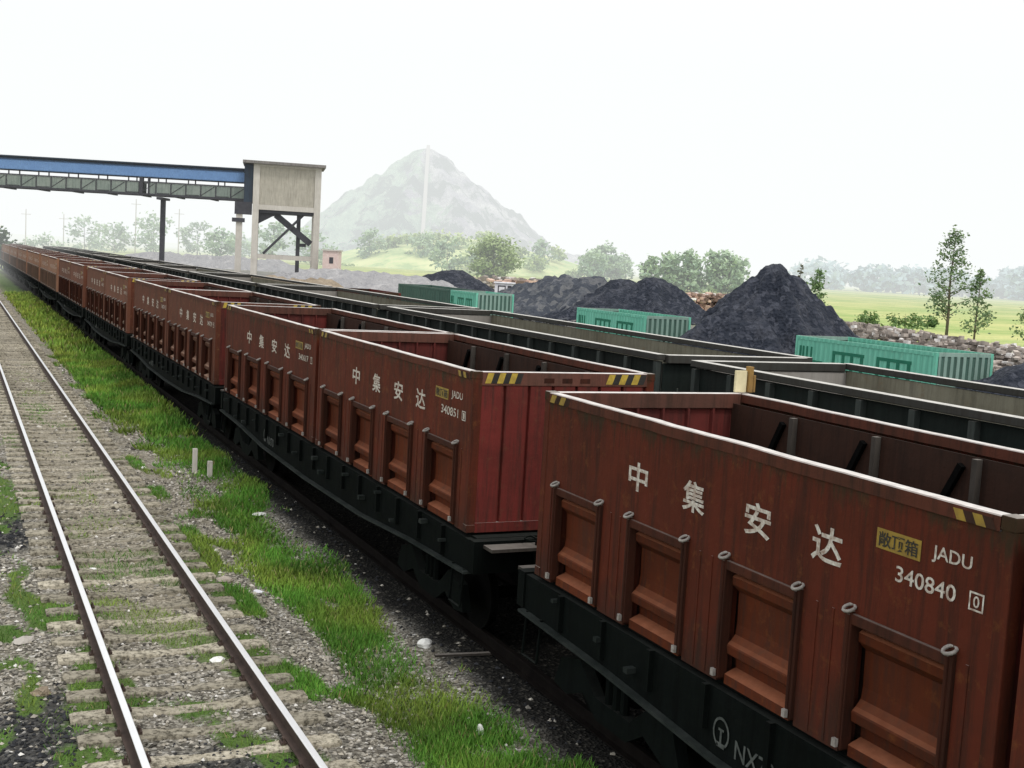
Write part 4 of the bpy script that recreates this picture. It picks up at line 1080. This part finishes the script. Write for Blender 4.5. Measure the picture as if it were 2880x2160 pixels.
# belts of trees behind the yard, haze lightening put into the leaf colours
random.seed(99)
belt = []
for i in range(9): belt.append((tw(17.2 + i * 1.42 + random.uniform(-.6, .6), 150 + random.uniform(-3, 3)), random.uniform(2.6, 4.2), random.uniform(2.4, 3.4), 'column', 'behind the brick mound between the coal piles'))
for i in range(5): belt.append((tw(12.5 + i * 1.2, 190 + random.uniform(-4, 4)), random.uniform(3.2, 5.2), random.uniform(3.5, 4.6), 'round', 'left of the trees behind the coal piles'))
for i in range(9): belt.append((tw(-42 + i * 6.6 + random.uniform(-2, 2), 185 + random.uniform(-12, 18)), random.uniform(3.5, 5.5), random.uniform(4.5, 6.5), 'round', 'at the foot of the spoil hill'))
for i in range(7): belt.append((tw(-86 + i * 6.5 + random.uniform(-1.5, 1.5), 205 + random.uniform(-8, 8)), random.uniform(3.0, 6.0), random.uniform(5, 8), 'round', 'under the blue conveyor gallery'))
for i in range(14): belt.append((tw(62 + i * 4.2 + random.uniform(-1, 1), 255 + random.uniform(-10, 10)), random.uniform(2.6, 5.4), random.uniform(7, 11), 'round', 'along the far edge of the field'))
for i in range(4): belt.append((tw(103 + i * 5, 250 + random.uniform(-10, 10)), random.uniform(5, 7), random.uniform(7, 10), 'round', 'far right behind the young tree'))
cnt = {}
nums = ['first', 'second', 'third', 'fourth', 'fifth', 'sixth', 'seventh', 'eighth', 'ninth', 'tenth', 'eleventh', 'twelfth', 'thirteenth', 'fourteenth', 'fifteenth', 'sixteenth']
for i, (p, h, w, sh, where) in enumerate(belt):
    k = cnt.get(where, 0); cnt[where] = k + 1
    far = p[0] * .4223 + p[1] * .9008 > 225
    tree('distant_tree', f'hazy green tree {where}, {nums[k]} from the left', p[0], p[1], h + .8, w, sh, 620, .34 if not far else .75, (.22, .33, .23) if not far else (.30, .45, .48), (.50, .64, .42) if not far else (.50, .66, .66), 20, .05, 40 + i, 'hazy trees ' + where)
# yellow-green scrub at the foot of the hill
random.seed(12)
for i in range(16):
    p = tw(-31 + i * 2.7 + random.uniform(-1, 1), 186 + random.uniform(-3, 18))
    tree('shrub', f'yellow-green shrub on the slope below the spoil hill, {nums[i]} from the left', p[0], p[1], random.uniform(1.6, 3.2), random.uniform(3.0, 5.2), 'bush', 340, .32, (.24, .36, .18), (.58, .68, .32), 12, .1, 90 + i, zb=kz(p[0], p[1]) - .1, group='shrubs below the spoil hill', cat='shrub')
tree('distant_tree', 'dark green tree at the left edge above the far end of the train', 5.2, 163.7, 3.6, 5.0, 'round', 500, .3, (.05, .1, .05), (.13, .2, .09), 16, .05, 120, zb=1.6)

# faint power poles far left
for i, (r, f, h) in enumerate(((-80, 200, 9), (-76, 206, 8.2), (-62, 200, 8.8), (-56, 204, 7.6))):
    p = tw(r, f, 0); rt = empty('power_pole', (p[0], p[1], gh(p[0], p[1])), R(-25), f'faint grey power pole under the gallery at the far left, {nums[i]} from the left', 'pole', 'faint power poles at the far left')
    b = MB(); b.tube([(0, 0, -.3), (0, 0, h)], [.11, .07], 8); b.build('pole', M['concpale'], rt)
    b = MB(); b.box(-.8, .8, -.05, .05, h - .86, h - .78); b.build('crossarm', M['concpale'], rt)

# ------------------------------------------------------------------ litter, marker posts
def scrap(x, y, s, label, mat='litter', seed=0, name='litter_scrap', cat='litter', flat=.45):
    random.seed(seed); bm = bmesh.new(); bmesh.ops.create_icosphere(bm, subdivisions=2, radius=1)
    for v in bm.verts:
        k = 1 + .45 * noise.noise(v.co * 1.7 + Vector((seed * 3.1, 0, 0))); v.co = Vector((v.co.x * k * s, v.co.y * k * s * .7, max(-.3, v.co.z) * k * s * flat))
    me = bpy.data.meshes.new(name); bm.to_mesh(me); bm.free(); me.materials.append(M[mat])
    o = bpy.data.objects.new(name, me); COL.objects.link(o); o.location = (x, y, gh(x, y) + s * .12); o.rotation_euler = (0, 0, random.uniform(0, 6.28)); tag(o, label, cat, 'scraps of white litter beside the tracks' if cat == 'litter' else None); return o
scrap(5.62, 14.2, .14, 'large crumpled white scrap at the edge of the grass by the train shadow', seed=1)
scrap(5.38, 22.4, .15, 'flat white scrap on gravel beside the far grass patch', seed=2, flat=.2)
scrap(3.94, 27.4, .08, 'small white scrap right of the empty track near the marker posts', seed=3)
scrap(2.0, 18.8, .10, 'white scrap between the rails near the left rail', seed=4, flat=.3)
scrap(2.96, 14.25, .12, 'white crumpled scrap between the rails beside the right rail', seed=5)
scrap(5.2, 11.4, .05, 'thin white upright scrap in the foreground grass', seed=6, flat=2.2)
scrap(4.15, 17.2, .09, 'pale bluish scrap at the left border of the grass strip', 'whitebox', seed=7, flat=.3)
scrap(3.02, 12.1, .06, 'small pale scrap on the dark gravel between the foreground sleepers', seed=8)
scrap(3.78, 17.8, .11, 'pale pinkish stone right of the right rail', 'rubble', 9, 'boulder', 'stone', .6)
scrap(.86, 15.6, .13, 'pale stone in the coal dust left of the track', 'concpale', 10, 'boulder', 'stone', .5)
scrap(.95, 13.7, .11, 'brown stone left of the left rail', 'earth', 11, 'boulder', 'stone', .6)
for i, (x, y, h, lab) in enumerate(((5.0, 27.1, .55, 'taller white marker post on the gravel beside the grass strip'), (5.18, 26.3, .38, 'shorter white marker post right of the taller one'))):
    b = MB(); b.box(-.05, .05, -.05, .05, -.2, h); o = b.build('trackside_post', M['concpale'], bevel=.01); o.location = (x, y, gh(x, y)); tag(o, lab, 'post')
# metal strip lying in the shadow of the train
b = MB(); b.box(-.45, .45, -.03, .03, 0, .03); o = b.build('steel_strip', M['brace']); o.location = (6.0, 13.6, gh(6.0, 13.6) + .02); o.rotation_euler = (0, 0, R(-8)); tag(o, 'thin grey steel strip lying in the shadow beside the wagon', 'strip')

# ------------------------------------------------------------------ haze over the distance
def mk_haze(dens=.0064):
    m = bpy.data.materials.new('distance_haze'); m.use_nodes = True; t = m.node_tree; t.nodes.clear()
    N = t.nodes.new; K = t.links.new
    out = N('ShaderNodeOutputMaterial'); ab = N('ShaderNodeVolumeAbsorption'); em = N('ShaderNodeEmission'); ad = N('ShaderNodeAddShader')
    tc = N('ShaderNodeTexCoord'); sx = N('ShaderNodeSeparateXYZ'); mr = N('ShaderNodeMapRange'); mu = N('ShaderNodeMath'); mu.operation = 'MULTIPLY'
    K(tc.outputs['Object'], sx.inputs[0]); K(sx.outputs[1], mr.inputs['Value'])
    mr.inputs['From Min'].default_value = 85; mr.inputs['From Max'].default_value = 165; mr.inputs['To Min'].default_value = 0; mr.inputs['To Max'].default_value = dens
    ab.inputs['Color'].default_value = (0, 0, 0, 1); K(mr.outputs[0], ab.inputs['Density'])
    em.inputs['Color'].default_value = (.975, 1.0, .995, 1); mu.inputs[1].default_value = .99; K(mr.outputs[0], mu.inputs[0]); K(mu.outputs[0], em.inputs['Strength'])
    K(ab.outputs[0], ad.inputs[0]); K(em.outputs[0], ad.inputs[1]); K(ad.outputs[0], out.inputs['Volume'])
    m.cycles.volume_step_rate = HSTEP
    return m
HSTEP = .06
b = MB(); b.box(-420, 420, -40, 520, -8, 90); o = b.build('haze', mk_haze()); o.rotation_euler = (0, 0, R(-24.8)); tag(o, kind='structure')

# ------------------------------------------------------------------ sky, sun, camera
w = bpy.data.worlds.new('World'); scene.world = w; w.use_nodes = True
t = w.node_tree; t.nodes.clear()
out = t.nodes.new('ShaderNodeOutputWorld'); bg = t.nodes.new('ShaderNodeBackground'); sky = t.nodes.new('ShaderNodeTexSky')
sky.sky_type = 'NISHITA'; sky.sun_disc = False; SE, SA = R(58), R(168)
sky.sun_elevation = SE; sky.sun_rotation = SA; sky.air_density = 1.0; sky.dust_density = 6.0; sky.ozone_density = 1.0
mx = t.nodes.new('ShaderNodeMix'); mx.data_type = 'RGBA'; mx.inputs[0].default_value = .86
mx.inputs[7].default_value = (11.3, 11.4, 11.4, 1)       # overcast veil
t.links.new(sky.outputs[0], mx.inputs[6]); t.links.new(mx.outputs[2], bg.inputs[0]); bg.inputs[1].default_value = .115
t.links.new(bg.outputs[0], out.inputs[0])
sl = bpy.data.lights.new('Sun', 'SUN'); so = bpy.data.objects.new('Sun', sl); COL.objects.link(so)
sl.energy = 1.2; sl.angle = R(12); sl.color = (1, .97, .92)
# direction towards the sun: azimuth measured clockwise from +Y
d = Vector((math.sin(SA) * math.cos(SE), math.cos(SA) * math.cos(SE), math.sin(SE)))
so.rotation_euler = (-d).to_track_quat('-Z', 'Y').to_euler(); so.location = (0, 0, 40)

cd = bpy.data.cameras.new('Camera'); co = bpy.data.objects.new('Camera', cd); COL.objects.link(co)
cd.sensor_width = 36; cd.sensor_fit = 'HORIZONTAL'; cd.lens = 36 * 3400 / 2880; cd.clip_start = .1; cd.clip_end = 6000
AX = ((.90639652, .00881738, .4223359), (-.41861649, -.11525201, .9008203), (.05661794, -.99329715, -.10077292))
mw = Matrix([[AX[i][0], -AX[i][1], -AX[i][2], (0, 0, 4.78)[i]] for i in range(3)] + [[0, 0, 0, 1]])
co.matrix_world = mw
scene.camera = co
scene.view_settings.view_transform = 'Standard'; scene.view_settings.look = 'None'; scene.view_settings.exposure = 0; scene.view_settings.gamma = 1
scene.cycles.max_bounces = 6; scene.cycles.volume_bounces = 0; scene.cycles.transparent_max_bounces = 8
